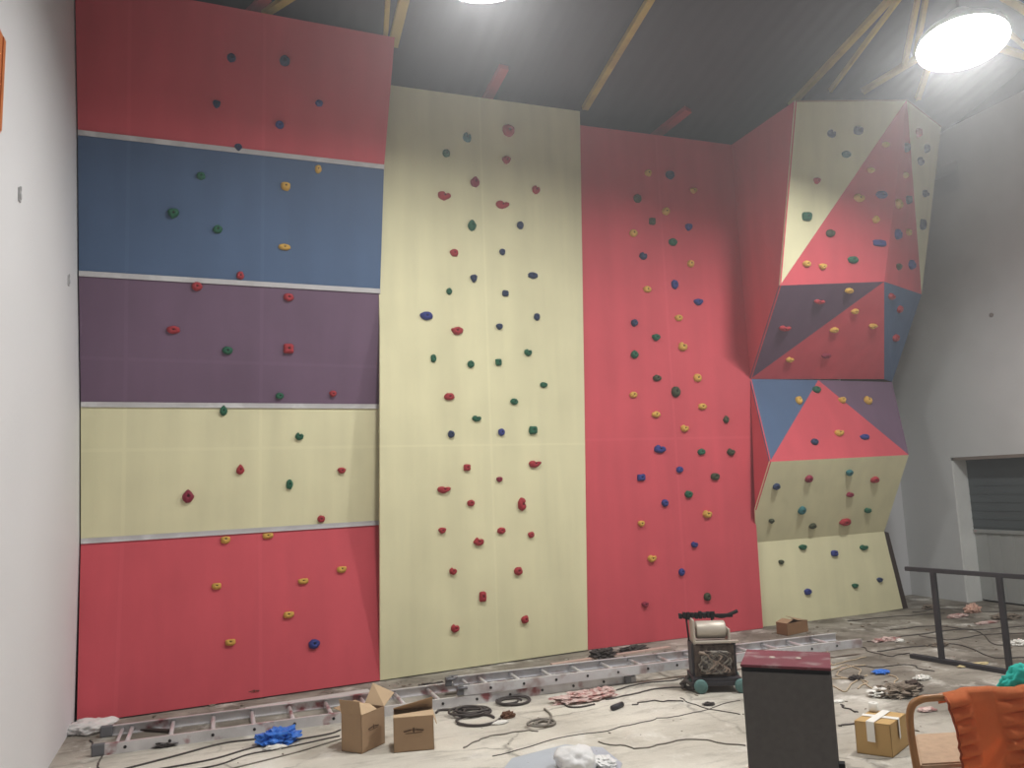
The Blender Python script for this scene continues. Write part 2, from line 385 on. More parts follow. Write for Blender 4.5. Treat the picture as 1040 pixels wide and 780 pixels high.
beam('rafter', (932, 100), (946, 58), .075, m_yellow, 'short yellow brace below the lamp beside the tower peak', off=.2, ext=.1, group=G)
beam('rafter', (1006, 46), (1052, 60), .09, m_yellow, 'yellow brace leaving the lamp toward the right wall', off=.2, ext=.4, group=G)
beam('rafter', (1002, 14), (1056, 60), .06, m_yellow, 'thin yellow brace at the far top right above the lamp', off=.1, ext=.4, group=G)
beam('rafter', (1018, -4), (1060, 22), .10, m_yellow, 'yellow member crossing the top right corner of the photo', off=.1, ext=.5, group=G)
beam('rafter', (399, 46), (411, -4), .13, m_yellow, 'broad yellow rafter ending on the top right corner of the banded wall', ext=1.0, group=G)
beam('rafter', (391, 44), (394, -4), .06, m_yellow, 'slim dull yellow rafter left of the broad one over the banded wall', off=.1, ext=1.0, group=G)
beam('rafter', (268, 14), (298, -5), .09, m_yellow, 'short yellow rafter end above the red top of the banded wall', off=.1, ext=.3, group=G)
beam('strut', (494, 102), (512, 68), .14, m_redsteel, 'dull red strut end above the tall cream wall', off=.1, group='red roof struts', cat='strut')
beam('strut', (664, 139), (699, 111), .15, m_redsteel, 'dull red strut end above the tall red wall', off=.12, group='red roof struts', cat='strut')
beam('strut', (252, 16), (272, -4), .12, m_redsteel, 'dull red strut end above the banded wall', off=.05, group='red roof struts', cat='strut')

# ------------------------------------------------------------------ climbing walls
SURF = {}
def surf(key, a, b, c, phrase):
    a, b, c = Vector(a), Vector(b), Vector(c); n = (b-a).cross(c-a).normalized()
    if n.dot(EYEP-a) < 0: n = -n
    SURF[key] = (a, n, phrase)

# left banded wall: five sheets that step outwards as they rise
YL = [(78, 735, 386, 691), (82, 550, 386, 531), (82, 411, 385.5, 413), (80, 278, 386, 296), (79, 135, 390, 170), (76, -22, 401, 38)]
pts = [(onZ(78, 735, .012), onZ(386, 691, .012))]
for k in range(1, 6):                             # each band is one flat sheet
    L_ = onWL(YL[k][0], YL[k][1], .012); A, B = pts[-1]
    n_ = (B-A).cross(L_-A).normalized()
    pts.append((L_, onPlane(YL[k][2], YL[k][3], A, n_)))
left = thing('climbing_wall', 'left climbing wall in red, cream, purple, blue and red bands beside the white wall', 'climbing wall', (.3, 8.2, 0))
def onC0z(y): return onPlane(236, y, (pts[1][0]+pts[3][0])/2, Vector((.07, -1, 0))).z
specs = [('red', RED, 'red bottom band'), ('cream', CREAM, 'cream band'), ('purple', PURPLE, 'purple band'), ('blue', BLUE, 'blue band'), ('red', RED, 'red top band')]
sx = [onY(125, 500, 8.0).x, onY(265, 500, 8.0).x]
for k, (nm, c, lab) in enumerate(specs):
    L0, R0 = pts[k]; L1, R1 = pts[k+1]
    zz = [[], [onC0z(455)], [onC0z(368)], [], []][k]
    bm = BM(); prism(bm, [L0, R0, R1, L1], (0, .02, -.004) if k else (0, .02, 0))
    o = obj('panel', bm, paint('wall paint band %d' % k, c, sx, zz, k=.16, wdt=.016), left); o['label'] = lab
    surf('L%d' % k, L0, R0, L1, {0: 'red bottom band of the left wall', 1: 'cream band of the left wall', 2: 'purple band of the left wall', 3: 'blue band of the left wall', 4: 'red top band of the left wall'}[k])
for k in range(1, 5):
    A, B = pts[k]; bm = BM(); hgt = Vector((0, 0, .045))
    n0 = SURF['L%d' % k][1]; n1 = SURF['L%d' % (k-1)][1]
    o_ = ((n0+n1)/2)*.006
    up = (pts[k+1][0]-A).normalized()*.026; dn = (pts[k-1][0]-A).normalized()*.022
    va = [bm.verts.new(p+o_) for p in (A+dn, B+dn, B, A)]; vb = [bm.verts.new(p+o_) for p in (A, B, B+up, A+up)]
    bm.faces.new(va); bm.faces.new(vb); bmesh.ops.remove_doubles(bm, verts=bm.verts, dist=1e-4)
    r = bmesh.ops.solidify(bm, geom=bm.faces, thickness=-.008)
    obj('joint_tape', bm, m_tape, left)
bm = BM()
for k in range(5):
    p, q = pts[k][1], pts[k+1][1]
    prism(bm, [(1.5, p.y+.06, p.z), (1.5, q.y+.06, q.z), (1.5, 8.3, q.z), (1.5, 8.3, p.z)], (-.018, 0, 0))
obj('side_panel', bm, m_ply, left)

# tall cream wall (after the small stencil low on the red band)
MARK = (258, 702)
def vplane(p, q):
    A, B = onZ(*p, .012), onZ(*q, .012); d = B-A; d.z = 0; d.normalize()
    n = Vector((d.y, -d.x, 0)); return A, (n if n.y < 0 else -n)
C0, CN = vplane((386, 691), (597, 660)); R0_, RN = vplane((597, 660), (775, 638)); R0_ = R0_-RN*.035
def onC(x, y): return onPlane(x, y, C0, CN)
def onR(x, y): return onPlane(x, y, R0_, RN)
cr = thing('climbing_wall', 'tall cream climbing wall between the banded wall and the tall red wall', 'climbing wall', (2.7, 8.25, 0))
P2 = [onC(386, 691), onC(597, 660), onC(593.5, 400), onC(589, 113), onC(379, 84), onC(382, 200), onC(385.8, 330)]
bm = BM(); prism(bm, P2, -CN*.03)
obj('panel', bm, paint('tall cream paint', CREAM, [onC(497, 400).x], [onC(490, 452).z], k=.2, wdt=.012), cr)
surf('C', P2[0], P2[1], P2[3], 'tall cream wall')
bm = BM()
for x in (390, 560): p = onC(x, 400); box(bm, (p.x, p.y+.09, 3.1), (.05, .09, 6.0))
obj('frame', bm, m_ply, cr)
# tall red wall
rw = thing('climbing_wall', 'tall red climbing wall between the cream wall and the faceted tower', 'climbing wall', (5.0, 8.4, 0))
P3 = [onR(596, 660.5), onR(775, 638), onR(767, 518), onR(762, 385), onR(754, 290), onR(743, 147), onR(589, 127)]
for p in P3[:2]: p.z = max(p.z, .005)
bm = BM(); prism(bm, P3, -RN*.03)
obj('panel', bm, paint('tall red paint', RED, [onR(683, 400).x], [onR(650, 446).z], k=.16, wdt=.016), rw)
surf('R', P3[0], P3[1], P3[5], 'tall red wall')
bm = BM()
for x in (615, 735): p = onR(x, 400); box(bm, (p.x, p.y+.09, 3.0), (.05, .09, 5.8))
obj('frame', bm, m_ply, rw)

# faceted tower
tw = thing('climbing_tower', 'faceted overhanging climbing tower in cream, red, purple and blue at the right', 'climbing wall', (7.5, 8.3, 0))
DR = P3[3].y
a0, a1 = onZ(769, 641, .012), onZ(917, 618, .012); a0.y = max(a0.y, DR+.05)
b0, b1 = onY(768, 551, DR+.12), onY(898, 540, DR+.3)
c0, c1 = onY(782, 469, DR-.4), onY(923, 462, DR-.38)
dd = P3[2].copy(); e0 = P3[3].copy()
em_, e1, eg = onY(831, 386, DR-.02), onY(898, 385, DR-.02), onY(906, 388, DR)
f0, fm, f1 = onY(792, 290, DR-1.0), onY(898, 286, DR-1.0), onY(936, 299, DR-.42)
h0, hm, h1 = onY(808, 102, DR-1.28), onY(921, 101, DR-1.28), onY(956, 128, DR-.7)
n_ = (c1-c0).cross(b0-c0).normalized(); b1 = onPlane(898, 540, c0, n_); dd = onPlane(767, 518, c0, n_)
n_ = (b1-a1).cross(b0-a1).normalized(); a0 = onPlane(769, 641, a1, n_)
n_ = (c1-c0).cross(e0-c0).normalized(); em_, eg = onPlane(831, 386, c0, n_), onPlane(906, 388, c0, n_)
i0 = P3[5].copy(); jj = onR(755, 303)
m_tc = paint('tower cream paint', CREAM); m_tr = paint('tower red paint', RED); m_tb = paint('tower blue paint', BLUE); m_tp = paint('tower purple paint', PURPLE)
def facet(key, vs, m, phrase, lab, thick=.018):
    vs = [Vector(v) for v in vs]; n = (vs[1]-vs[0]).cross(vs[2]-vs[0]).normalized()
    if n.dot(EYEP-vs[0]) < 0: n = -n
    bm = BM(); prism(bm, vs, -n*thick); o = obj('panel', bm, m, tw); o['label'] = lab
    if key: surf(key, vs[0], vs[1], vs[2], phrase)
facet('T1', [a0, a1, b1, b0], m_tc, 'cream foot of the tower', 'cream foot panel')
facet('T2', [c0, c1, b1, b0, dd], m_tc, 'shaded cream overhang of the tower', 'cream overhang panel')
facet(None, [e0, c0, dd], m_tr, '', 'narrow red side facet below')
facet('T3b', [e0, em_, c0], m_tb, 'blue triangle of the tower', 'blue triangular facet')
facet('T3r', [em_, c0, c1], m_tr, 'lower red triangle of the tower', 'lower red triangular facet')
facet('T3p', [em_, eg, c1], m_tp, 'lower purple triangle of the tower', 'lower purple triangular facet')
facet('T4p', [f0, fm, e0], m_tp, 'purple overhang of the tower', 'purple overhanging facet')
facet('T4r', [fm, e0, e1], m_tr, 'dark red overhang of the tower', 'red overhanging facet')
facet('T4b', [fm, f1, eg, e1], m_tb, 'blue right facet of the tower', 'blue right facet')
facet('T5c', [h0, hm, f0], m_tc, 'upper left cream triangle of the tower', 'cream triangular top facet')
facet('T5r', [hm, f0, fm], m_tr, 'upper red triangle of the tower', 'large red triangular facet')
facet('T5s', [hm, fm, f1], m_tr, 'narrow right red facet of the tower', 'narrow red right facet')
facet('T5d', [hm, h1, f1], m_tc, 'narrow cream right facet of the tower', 'narrow cream right facet')
facet(None, [i0, h0, f0, jj], m_tr, '', 'tall red side facet')
facet(None, [jj, f0, e0], m_tr, '', 'red side triangle')
bk = Vector((0, 1, 0))
bm = BM(); h1b, egb = Vector((h1.x, 9.25, h1.z)), Vector((eg.x, 9.25, eg.z)); f1b = Vector((f1.x, 9.25, f1.z))
prism(bm, [h1, f1, f1b, h1b], (-.018, 0, 0)); prism(bm, [f1, eg, egb, f1b], (-.018, 0, 0)); obj('side_panel', bm, m_ply, tw)
bm = BM(); prism(bm, [i0, h0, hm, h1, h1b, Vector((i0.x, 9.25, i0.z))], (0, 0, -.018)); obj('top_panel', bm, m_ply, tw)
n1 = SURF['T1'][1]
q = [onPlane(x, y, a1, n1) for x, y in ((897.5, 539.5), (902.5, 541), (921.5, 612), (917.5, 619))]
q[3].z = q[2].z = max(.01, min(q[2].z, q[3].z))
bm = BM(); prism(bm, q, -n1*.05); o = obj('side_edge', bm, m_darkwood, tw); o['label'] = 'dark brown edge board'

# ------------------------------------------------------------------ climbing holds
HC = {'red': (164, 52, 60), 'blue': (52, 62, 128), 'green': (38, 96, 72), 'yellow': (206, 164, 80), 'navy': (46, 60, 92), 'maroon': (138, 44, 66), 'olive': (66, 72, 52), 'teal': (52, 108, 112)}
HM = {k: mat('hold %s' % k, v, rough=.6, var=.1, vscale=20, bump=.4, bscale=150) for k, v in HC.items()}
SHW = {'dome': 'round', 'wide': 'wide', 'kidney': 'kidney-shaped', 'tear': 'teardrop', 'tri': 'triangular', 'square': 'square', 'comma': 'curved', 'long': 'long', 'jug': 'lipped', 'tall': 'tall'}
def outline(shape, N, rnd):
    out = []
    for k in range(N):
        t = 2*math.pi*k/N; c, s = math.cos(t), math.sin(t)
        if shape in ('dome', 'wide', 'tall', 'jug', 'long'):
            e = {'jug': .75, 'long': .6}.get(shape, 1.0)
            x, y = math.copysign(abs(c)**e, c), math.copysign(abs(s)**e, s)
            if shape == 'jug' and y > .55: y = .55+(y-.55)*.4
        elif shape == 'kidney':
            d_ = ((math.degrees(t)-74+180) % 360-180)/30
            r_ = 1-.72*math.exp(-d_*d_)
            x, y = c*r_, s*r_*(.95 if c < .2 else .85)+(.18*c if c > 0 else 0)
        elif shape == 'comma':
            x, y = c, s
            if c > 0 and s > 0: x, y = c*(1-.15*s), s*(.35+.65*c)
            y -= .0
        elif shape == 'tear':
            x, y = c*(1-.55*max(0, s)**1.2), s
        elif shape == 'tri':
            x, y = c*(1+.35*s)*.85, s*.85
        else:
            p = .5; x, y = math.copysign(abs(c)**p, c)*.92, math.copysign(abs(s)**p, s)*.92
        j = 1+rnd.uniform(-.05, .05)
        out.append((x*j, y*j))
    return out
HOLDS = []
def H(key, *rows):
    for r in rows: HOLDS.append((key,)+r)
H('L4', (235, 59, 9, 9, 'navy', 'dome'), (289, 62, 11, 11, 'navy', 'dome'), (220, 106, 9, 10, 'navy', 'tri'), (324, 105, 8, 7, 'blue', 'dome'), (284, 127, 9, 8, 'blue', 'dome'), (242, 150, 9, 9, 'navy', 'tri'))
H('L3', (323, 172, 7, 9, 'yellow', 'tall'), (290, 189, 10, 10, 'yellow', 'jug'), (289, 251, 13, 7, 'yellow', 'wide'), (204, 179, 9, 8, 'green', 'dome'), (176, 217, 13, 13, 'green', 'tri'), (221, 233, 10, 9, 'green', 'dome'), (244, 280, 8, 9, 'red', 'tall'))
H('L2', (200, 291, 11, 10, 'red', 'dome'), (293, 302, 11, 9, 'red', 'wide'), (176, 335, 14, 9, 'red', 'wide'), (293, 354, 12, 12, 'red', 'square'), (231, 356, 11, 9, 'green', 'wide'), (284, 402, 9, 7, 'green', 'dome'), (338, 400, 9, 8, 'red', 'tri'))
H('L1', (227, 417, 8, 12, 'green', 'tear'), (304, 443, 9, 9, 'green', 'comma'), (244, 477, 8, 11, 'red', 'tear'), (347, 478, 10, 8, 'red', 'tri'), (294, 492, 7, 11, 'green', 'tall'), (191, 504, 12, 15, 'maroon', 'tear'), (326, 527, 8, 8, 'red', 'dome'))
H('L0', (229, 548, 10, 9, 'yellow', 'jug'), (272, 544, 11, 7, 'yellow', 'jug'), (220, 595, 10, 8, 'yellow', 'jug'), (308, 590, 11, 7, 'yellow', 'jug'), (347, 578, 10, 8, 'yellow', 'jug'), (293, 624, 11, 8, 'yellow', 'jug'), (234, 652, 11, 8, 'yellow', 'jug'), (319, 654, 12, 10, 'blue', 'dome'))
H('C', (474, 140, 9, 10, 'teal', 'comma'), (453, 156, 8, 8, 'green', 'dome'), (516, 133, 13, 12, 'red', 'wide', -25), (514, 163, 10, 9, 'red', 'tri'), (482, 185, 10, 11, 'maroon', 'tear'), (544, 193, 8, 9, 'red', 'comma'), (451, 199, 14, 10, 'red', 'kidney'), (510, 208, 14, 9, 'red', 'kidney'),
  (479, 229, 9, 12, 'green', 'tear'), (528, 229, 7, 8, 'navy', 'dome'), (461, 257, 9, 8, 'red', 'dome'), (510, 256, 6, 7, 'navy', 'dome'), (481, 283, 8, 10, 'navy', 'tri'), (541, 280, 11, 7, 'navy', 'wide'), (456, 296, 6, 7, 'green', 'dome'), (513, 298, 7, 7, 'navy', 'square'), (433, 321, 14, 9, 'blue', 'wide'), (545, 322, 6, 8, 'navy', 'tall'),
  (464, 336, 13, 9, 'red', 'tear', 70), (507, 332, 8, 8, 'navy', 'tri'), (440, 364, 6, 9, 'green', 'tall'), (478, 370, 7, 8, 'green', 'dome'), (506, 368, 7, 8, 'green', 'square'), (536, 358, 8, 8, 'green', 'comma'), (552, 391, 8, 6, 'green', 'wide'), (456, 403, 11, 8, 'red', 'wide'), (522, 408, 8, 7, 'green', 'dome'), (484, 425, 10, 7, 'green', 'comma'),
  (458, 441, 7, 8, 'navy', 'dome'), (509, 439, 7, 8, 'blue', 'dome'), (541, 437, 9, 10, 'green', 'square'), (474, 475, 8, 8, 'red', 'square'), (543, 471, 13, 9, 'red', 'kidney'), (507, 487, 7, 7, 'maroon', 'tri'), (451, 497, 14, 9, 'red', 'kidney'), (478, 511, 8, 7, 'red', 'dome'), (530, 512, 9, 14, 'red', 'comma', -70), (449, 539, 9, 8, 'red', 'tri'), (509, 539, 9, 7, 'red', 'wide'), (539, 543, 7, 7, 'red', 'tear', 60), (486, 550, 11, 9, 'red', 'comma'), (460, 580, 8, 8, 'red', 'comma'), (526, 580, 9, 9, 'red', 'dome'), (490, 606, 8, 12, 'red', 'square'), (533, 629, 8, 9, 'red', 'tear', -30), (462, 638, 9, 9, 'red', 'comma'))
H('R', (658, 176, 7, 7, 'yellow', 'dome'), (680, 178, 9, 9, 'navy', 'dome'), (704, 194, 8, 7, 'yellow', 'tri'), (647, 202, 8, 9, 'olive', 'dome'), (676, 215, 8, 8, 'yellow', 'dome'), (662, 225, 7, 8, 'olive', 'square'), (699, 231, 8, 9, 'blue', 'tri'), (643, 237, 8, 8, 'yellow', 'wide'), (683, 246, 9, 8, 'green', 'dome'), (653, 260, 8, 8, 'navy', 'comma'), (701, 268, 7, 8, 'yellow', 'tall'), (685, 289, 7, 10, 'blue', 'tall'), (657, 294, 8, 7, 'yellow', 'wide'),
  (709, 307, 11, 8, 'blue', 'tri'), (689, 323, 8, 7, 'yellow', 'wide'), (644, 328, 7, 8, 'navy', 'dome'), (666, 343, 9, 9, 'green', 'tri'), (693, 352, 9, 10, 'yellow', 'comma'), (644, 360, 8, 9, 'green', 'tear'), (667, 384, 9, 7, 'olive', 'wide'), (708, 384, 8, 9, 'yellow', 'dome'), (686, 398, 9, 12, 'olive', 'tall'), (643, 401, 8, 7, 'yellow', 'wide'), (713, 413, 9, 7, 'yellow', 'wide'), (666, 421, 9, 7, 'yellow', 'wide'), (737, 426, 6, 8, 'olive', 'tear'), (695, 435, 8, 8, 'yellow', 'comma'), (670, 456, 12, 9, 'blue', 'comma'), (712, 459, 8, 7, 'green', 'dome'), (742, 459, 8, 8, 'olive', 'comma'),
  (690, 477, 7, 7, 'blue', 'dome'), (651, 485, 9, 8, 'blue', 'square'), (726, 484, 9, 8, 'olive', 'wide'), (699, 502, 8, 8, 'green', 'dome'), (675, 511, 7, 8, 'blue', 'dome'), (718, 522, 9, 9, 'yellow', 'comma'), (651, 532, 8, 8, 'yellow', 'tri'), (705, 553, 7, 7, 'blue', 'comma'), (662, 567, 9, 9, 'yellow', 'kidney'), (692, 581, 6, 8, 'blue', 'tall'), (655, 614, 8, 7, 'maroon', 'tri'), (718, 606, 7, 9, 'olive', 'tall'))
H('T5c', (844, 136, 8, 8, 'navy', 'comma'), (871, 133, 9, 9, 'navy', 'square'), (859, 157, 9, 7, 'teal', 'wide'), (829, 184, 7, 8, 'red', 'tri'), (819, 220, 10, 10, 'green', 'square'))
H('T5r', (899, 147, 7, 6, 'yellow', 'dome'), (884, 173, 7, 6, 'yellow', 'wide'), (872, 201, 10, 9, 'yellow', 'comma'), (895, 198, 11, 8, 'blue', 'wide'), (889, 223, 6, 8, 'yellow', 'tear'), (843, 237, 9, 8, 'olive', 'dome'), (893, 247, 13, 7, 'blue', 'long'), (866, 264, 10, 8, 'green', 'wide'), (819, 268, 8, 7, 'yellow', 'dome'), (835, 271, 9, 8, 'yellow', 'tri'))
H('T5s', (920, 150, 6, 10, 'navy', 'tall'), (919, 178, 6, 6, 'yellow', 'dome'), (912, 207, 9, 10, 'yellow', 'comma'), (922, 203, 7, 9, 'navy', 'dome'), (911, 238, 8, 11, 'blue', 'comma'), (922, 236, 7, 7, 'yellow', 'dome'), (912, 271, 7, 8, 'olive', 'tri'), (925, 269, 8, 10, 'blue', 'comma'))
H('T5d', (932, 135, 7, 9, 'red', 'tall'), (940, 151, 6, 9, 'navy', 'tall'), (934, 164, 8, 8, 'navy', 'comma'), (939, 197, 8, 8, 'navy', 'kidney'), (936, 228, 6, 11, 'navy', 'long', 90))
H('T4p', (832, 306, 11, 6, 'red', 'kidney'), (797, 333, 12, 7, 'red', 'kidney'), (862, 295, 8, 6, 'yellow', 'wide'))
H('T4r', (868, 316, 7, 6, 'yellow', 'dome'), (847, 335, 8, 6, 'yellow', 'wide'), (886, 331, 9, 7, 'yellow', 'tri'), (802, 365, 8, 6, 'yellow', 'comma'), (839, 361, 9, 6, 'maroon', 'wide'))
H('T4b', (905, 301, 9, 7, 'red', 'comma'), (913, 314, 6, 8, 'red', 'tall'), (909, 343, 8, 8, 'red', 'dome'))
H('T3b', (811, 407, 6, 9, 'yellow', 'tall'))
H('T3r', (829, 396, 8, 7, 'green', 'wide'), (855, 407, 8, 8, 'yellow', 'tri'), (827, 449, 7, 7, 'navy', 'dome'), (852, 440, 9, 8, 'yellow', 'kidney'), (878, 444, 9, 6, 'blue', 'wide'))
H('T3p', (881, 407, 7, 9, 'yellow', 'comma'))
H('T2', (788, 494, 7, 7, 'navy', 'dome'), (821, 486, 7, 8, 'maroon', 'dome'), (862, 480, 7, 8, 'teal', 'tri'), (888, 487, 8, 7, 'red', 'dome'), (863, 502, 7, 6, 'maroon', 'comma'), (783, 529, 6, 6, 'olive', 'tri'), (814, 518, 7, 9, 'teal', 'tall'), (825, 534, 7, 6, 'olive', 'wide'), (858, 530, 11, 8, 'red', 'wide'), (881, 518, 7, 6, 'green', 'comma'))
H('T1', (815, 556, 9, 7, 'green', 'tri'), (847, 562, 7, 7, 'blue', 'square'), (877, 556, 8, 6, 'green', 'comma'), (793, 571, 6, 6, 'olive', 'tri'), (820, 601, 7, 7, 'blue', 'dome'), (868, 595, 7, 6, 'green', 'tri'), (893, 589, 6, 6, 'navy', 'tri'))
CW = {'navy': 'dark blue', 'maroon': 'dark red', 'olive': 'dark olive'}
ORD = ['first', 'second', 'third', 'fourth', 'fifth', 'sixth', 'seventh', 'eighth', 'ninth', 'tenth', 'eleventh', 'twelfth', 'thirteenth', 'fourteenth', 'fifteenth', 'sixteenth', 'seventeenth', 'eighteenth', 'nineteenth', 'twentieth', 'twenty-first', 'twenty-second']
byc = {}
for h in HOLDS: byc.setdefault((h[0], h[5], h[6]), []).append(h)
for v in byc.values(): v.sort(key=lambda h: h[2])
def hold_label(h):
    c = CW.get(h[5], h[5]); s = SHW[h[6]]; ph = SURF[h[0]][2]; lst = byc[(h[0], h[5], h[6])]; i = lst.index(h)
    if len(lst) == 1: return 'the only %s %s climbing hold on the %s' % (s, c, ph)
    if i == 0: w_ = 'highest'
    elif i == len(lst)-1: w_ = 'lowest'
    else: w_ = ORD[i]+' highest'
    return '%s %s %s hold on the %s' % (w_, s, c, ph) if len(ph.split()) > 5 else '%s of the %s %s climbing holds on the %s' % (w_, s, c, ph)
def make_hold(i, h):
    key, px, py, pw, ph, colr, shape = h[:7]; rot = math.radians(h[7]) if len(h) > 7 else 0
    p0, n, phrase = SURF[key]; rnd = random.Random(i*13+5)
    c = onPlane(px, py, p0, n); depth = (c-EYEP).dot(_f)
    v = Vector((0, 0, 1)); v = (v-n*v.dot(n)).normalized(); u = v.cross(n)
    vd = (c-EYEP).normalized()
    ku = 1/max(.55, math.sqrt(1-min(.99, u.dot(vd)**2))); kv = 1/max(.6, math.sqrt(1-min(.99, v.dot(vd)**2)))
    sx_, sy_ = pw*.93*depth/F_PX/2*ku, ph*.93*depth/F_PX/2*kv; dep = .62*min(sx_, sy_)+.014
    N = 20; ol = outline(shape, N, rnd)
    rings = []; bm = BM()
    for s, hh, sh in ((1, -.1, 0), (1.0, .2, 0), (.94, .55, .02), (.76, .88, .05), (.48, 1.0, .08), (.24, .98, .08), (.2, .78, .08)):
        rg = []
        for (x, y) in ol:
            x_, y_ = x*s, y*s+sh
            X, Y = x_*math.cos(rot)-y_*math.sin(rot), x_*math.sin(rot)+y_*math.cos(rot)
            q_ = Vector((X*sx_, Y*sy_, hh*dep))
            k = 1+.1*noise.noise(Vector((x_*2, y_*2, i*3.7)))
            rg.append(bm.verts.new(u*q_.x*k+v*q_.y*k+n*q_.z*k))
        rings.append(rg)
    for a in range(len(rings)-1):
        for k in range(N): bm.faces.new((rings[a][k], rings[a][(k+1) % N], rings[a+1][(k+1) % N], rings[a+1][k]))
    bm.faces.new(rings[0][::-1]); bm.faces.new(rings[-1])
    ctr = v*.08*sy_*math.cos(rot)-u*.08*sy_*math.sin(rot)+n*dep*.78
    o = obj('climbing_hold', bm, HM[colr], None, True); o.location = c; ORG[o.name] = Vector((0, 0, 0))
    tag(o, hold_label(h), 'climbing hold', 'climbing holds on the '+phrase)
    if min(pw, ph) >= 7:
        bm = BM(); R3 = Matrix((u, v, n)).transposed(); rr = .17*min(sx_, sy_)
        rg = lathe(bm, [(rr, -.002), (rr, dep*.12), (rr*.55, dep*.12), (rr*.5, dep*.02)], ctr, 6, R3); cap(bm, rg[0][::-1]); cap(bm, rg[-1])
        obj('bolt', bm, m_bolt, o)
for i, h in enumerate(HOLDS): make_hold(i, h)

# ------------------------------------------------------------------ extension ladder along the foot of the walls
lad = thing('extension_ladder', 'long aluminium extension ladder lying along the foot of the climbing walls', 'ladder', (2.5, 7.0, 0))
def channel(bm, A, B, hgt, fl, side):
    """C section rail from A to B (bottom outer edge); side = unit vector the flanges point to"""
    A, B = Vector(A), Vector(B); t = .006; z = Vector((0, 0, 1)); s = Vector(side)
    prof = [(0, 0), (fl, 0), (fl, t), (t, t), (t, hgt-t), (fl, hgt-t), (fl, hgt), (0, hgt)]
    prism(bm, [A+s*x+z*y for x, y in prof], B-A)
def section(Af, Bf, wid, z, spacing, first, m, lab, hgt=.078):
    Af, Bf = Vector(Af), Vector(Bf); d = (Bf-Af).normalized(); s = Vector((-d.y, d.x, 0)).normalized()
    L = (Bf-Af).length
    bm = BM(); box(bm, Af+Vector((-.03, 0, hgt/2)), (.001, .001, .001)); bm.free()
    core = BM(); tube(core, [Af+d*(L*.02)+s*.02+Vector((0, 0, hgt*.5)), Af+d*(L*.02)+s*(wid-.02)+Vector((0, 0, hgt*.5))], .014)
    sec = obj('ladder_section', core, m, lad); sec['label'] = lab
    for P, sd in ((Af, s), (Af+s*wid, -s)):
        bm = BM(); channel(bm, P, P+(Bf-Af), hgt, .03, sd); obj('rail', bm, m, sec)
    x = first
    while x < L-.1:
        bm = BM(); P = Af+d*x+Vector((0, 0, hgt*.52))
        tube(bm, [P+s*.004, P+s*(wid-.004)], .017, 10)
        tube(bm, [P-s*.004, P+s*.004], .012, 8, mi=1)
        for q in (-1, 1): prism(bm, [P+d*.018*q+s*.03+Vector((0, 0, -.03)), P+d*.018*q+s*.09+Vector((0, 0, -.03)), P+d*.018*q+s*.03+Vector((0, 0, .02))], d*.003*q)
        obj('rung', bm, m, sec, mats=[m, m_bolt]); x += spacing
    return sec
secA = section((-.74, 6.80, .0), (3.72, 6.76, .0), .54, 0, .305, .16, m_aluA, 'lower section with red paint smears')
secB = section((2.05, 6.775, .082), (6.26, 6.57, .082), .40, 0, .305, .24, m_alu, 'upper section resting on the lower one')
for x, y in ((-.78, 6.82), (-.78, 7.32)):
    bm = BM(); box(bm, (x+.02, y, .042), (.09, .05, .084), bev=.01); obj('rubber_foot', bm, mat('grey rubber', (110, 110, 114), rough=.8), secA)
m_hook = mat('grey cast metal', (120, 120, 124), rough=.5, metal=.4, var=.2, vscale=20)
for x, y, z0 in ((2.02, 6.79, .085), (2.02, 7.15, .085), (3.62, 6.735, .01)):
    bm = BM(); box(bm, (x, y, z0+.04), (.06, .035, .08), bev=.008); box(bm, (x+.05, y+.03, z0+.07), (.09, .03, .025), bev=.004); tube(bm, [(x-.03, y-.015, z0+.06), (x+.06, y-.015, z0+.06)], .012)
    obj('locking_hook', bm, m_hook, secB)

# ------------------------------------------------------------------ cartons
def quadplate(bm, a, b, c, d, t=.004, mi=0):
    a, b, c, d = map(Vector, (a, b, c, d)); n = (b-a).cross(d-a).normalized()*t
    prism(bm, [a, b, c, d], n, mi)
def carton(name, A, B, C, hgt, label, cat, m, flaps, mark=True, m_in=None):
    """A-B left face foot edge, B-C right face foot edge (world points on the floor)"""
    A, B, C = Vector(A), Vector(B), Vector(C)
    for p in (A, B, C): p.z = .002
    D = A+C-B; up = Vector((0, 0, hgt)); t = thing(name, label, cat, (A+C)/2)
    ctr = (A+C)/2
    bm = BM()
    for p, q in ((A, B), (B, C), (C, D), (D, A)):
        mid = (p+q)/2; n = (ctr-mid); n.z = 0; n.normalize()
        prism(bm, [p, q, q+up, p+up], n*.005)
    prism(bm, [A, B, C, D], (0, 0, .005))
    body = obj('body', bm, m, t)
    for fl in flaps(A, B, C, D, up):
        bm = BM(); quadplate(bm, *fl[:4]); o = obj('flap', bm, fl[4], t)
    return t, A, B, C, D, up, body
def emblem(p0, ex, ez, n, s, parent):
    """small dark printed emblem: a bar with two wings and a centre lozenge"""
    bm = BM(); p0 = Vector(p0); off = n*.003
    def sh(L):
        prism(bm, [p0+ex*x*s+ez*z*s+off for x, z in L], n*.001)
    sh([(-1, .02), (-.2, .16), (-.2, .02), (-.9, -.1)]); sh([(1, .06), (.2, .16), (.2, .02), (.9, -.08)])
    sh([(0, .34), (.16, .1), (0, -.26), (-.16, .1)]); sh([(-.8, -.2), (.8, -.14), (.8, -.2), (-.8, -.26)])
    obj('printed_mark', bm, m_ink, parent)
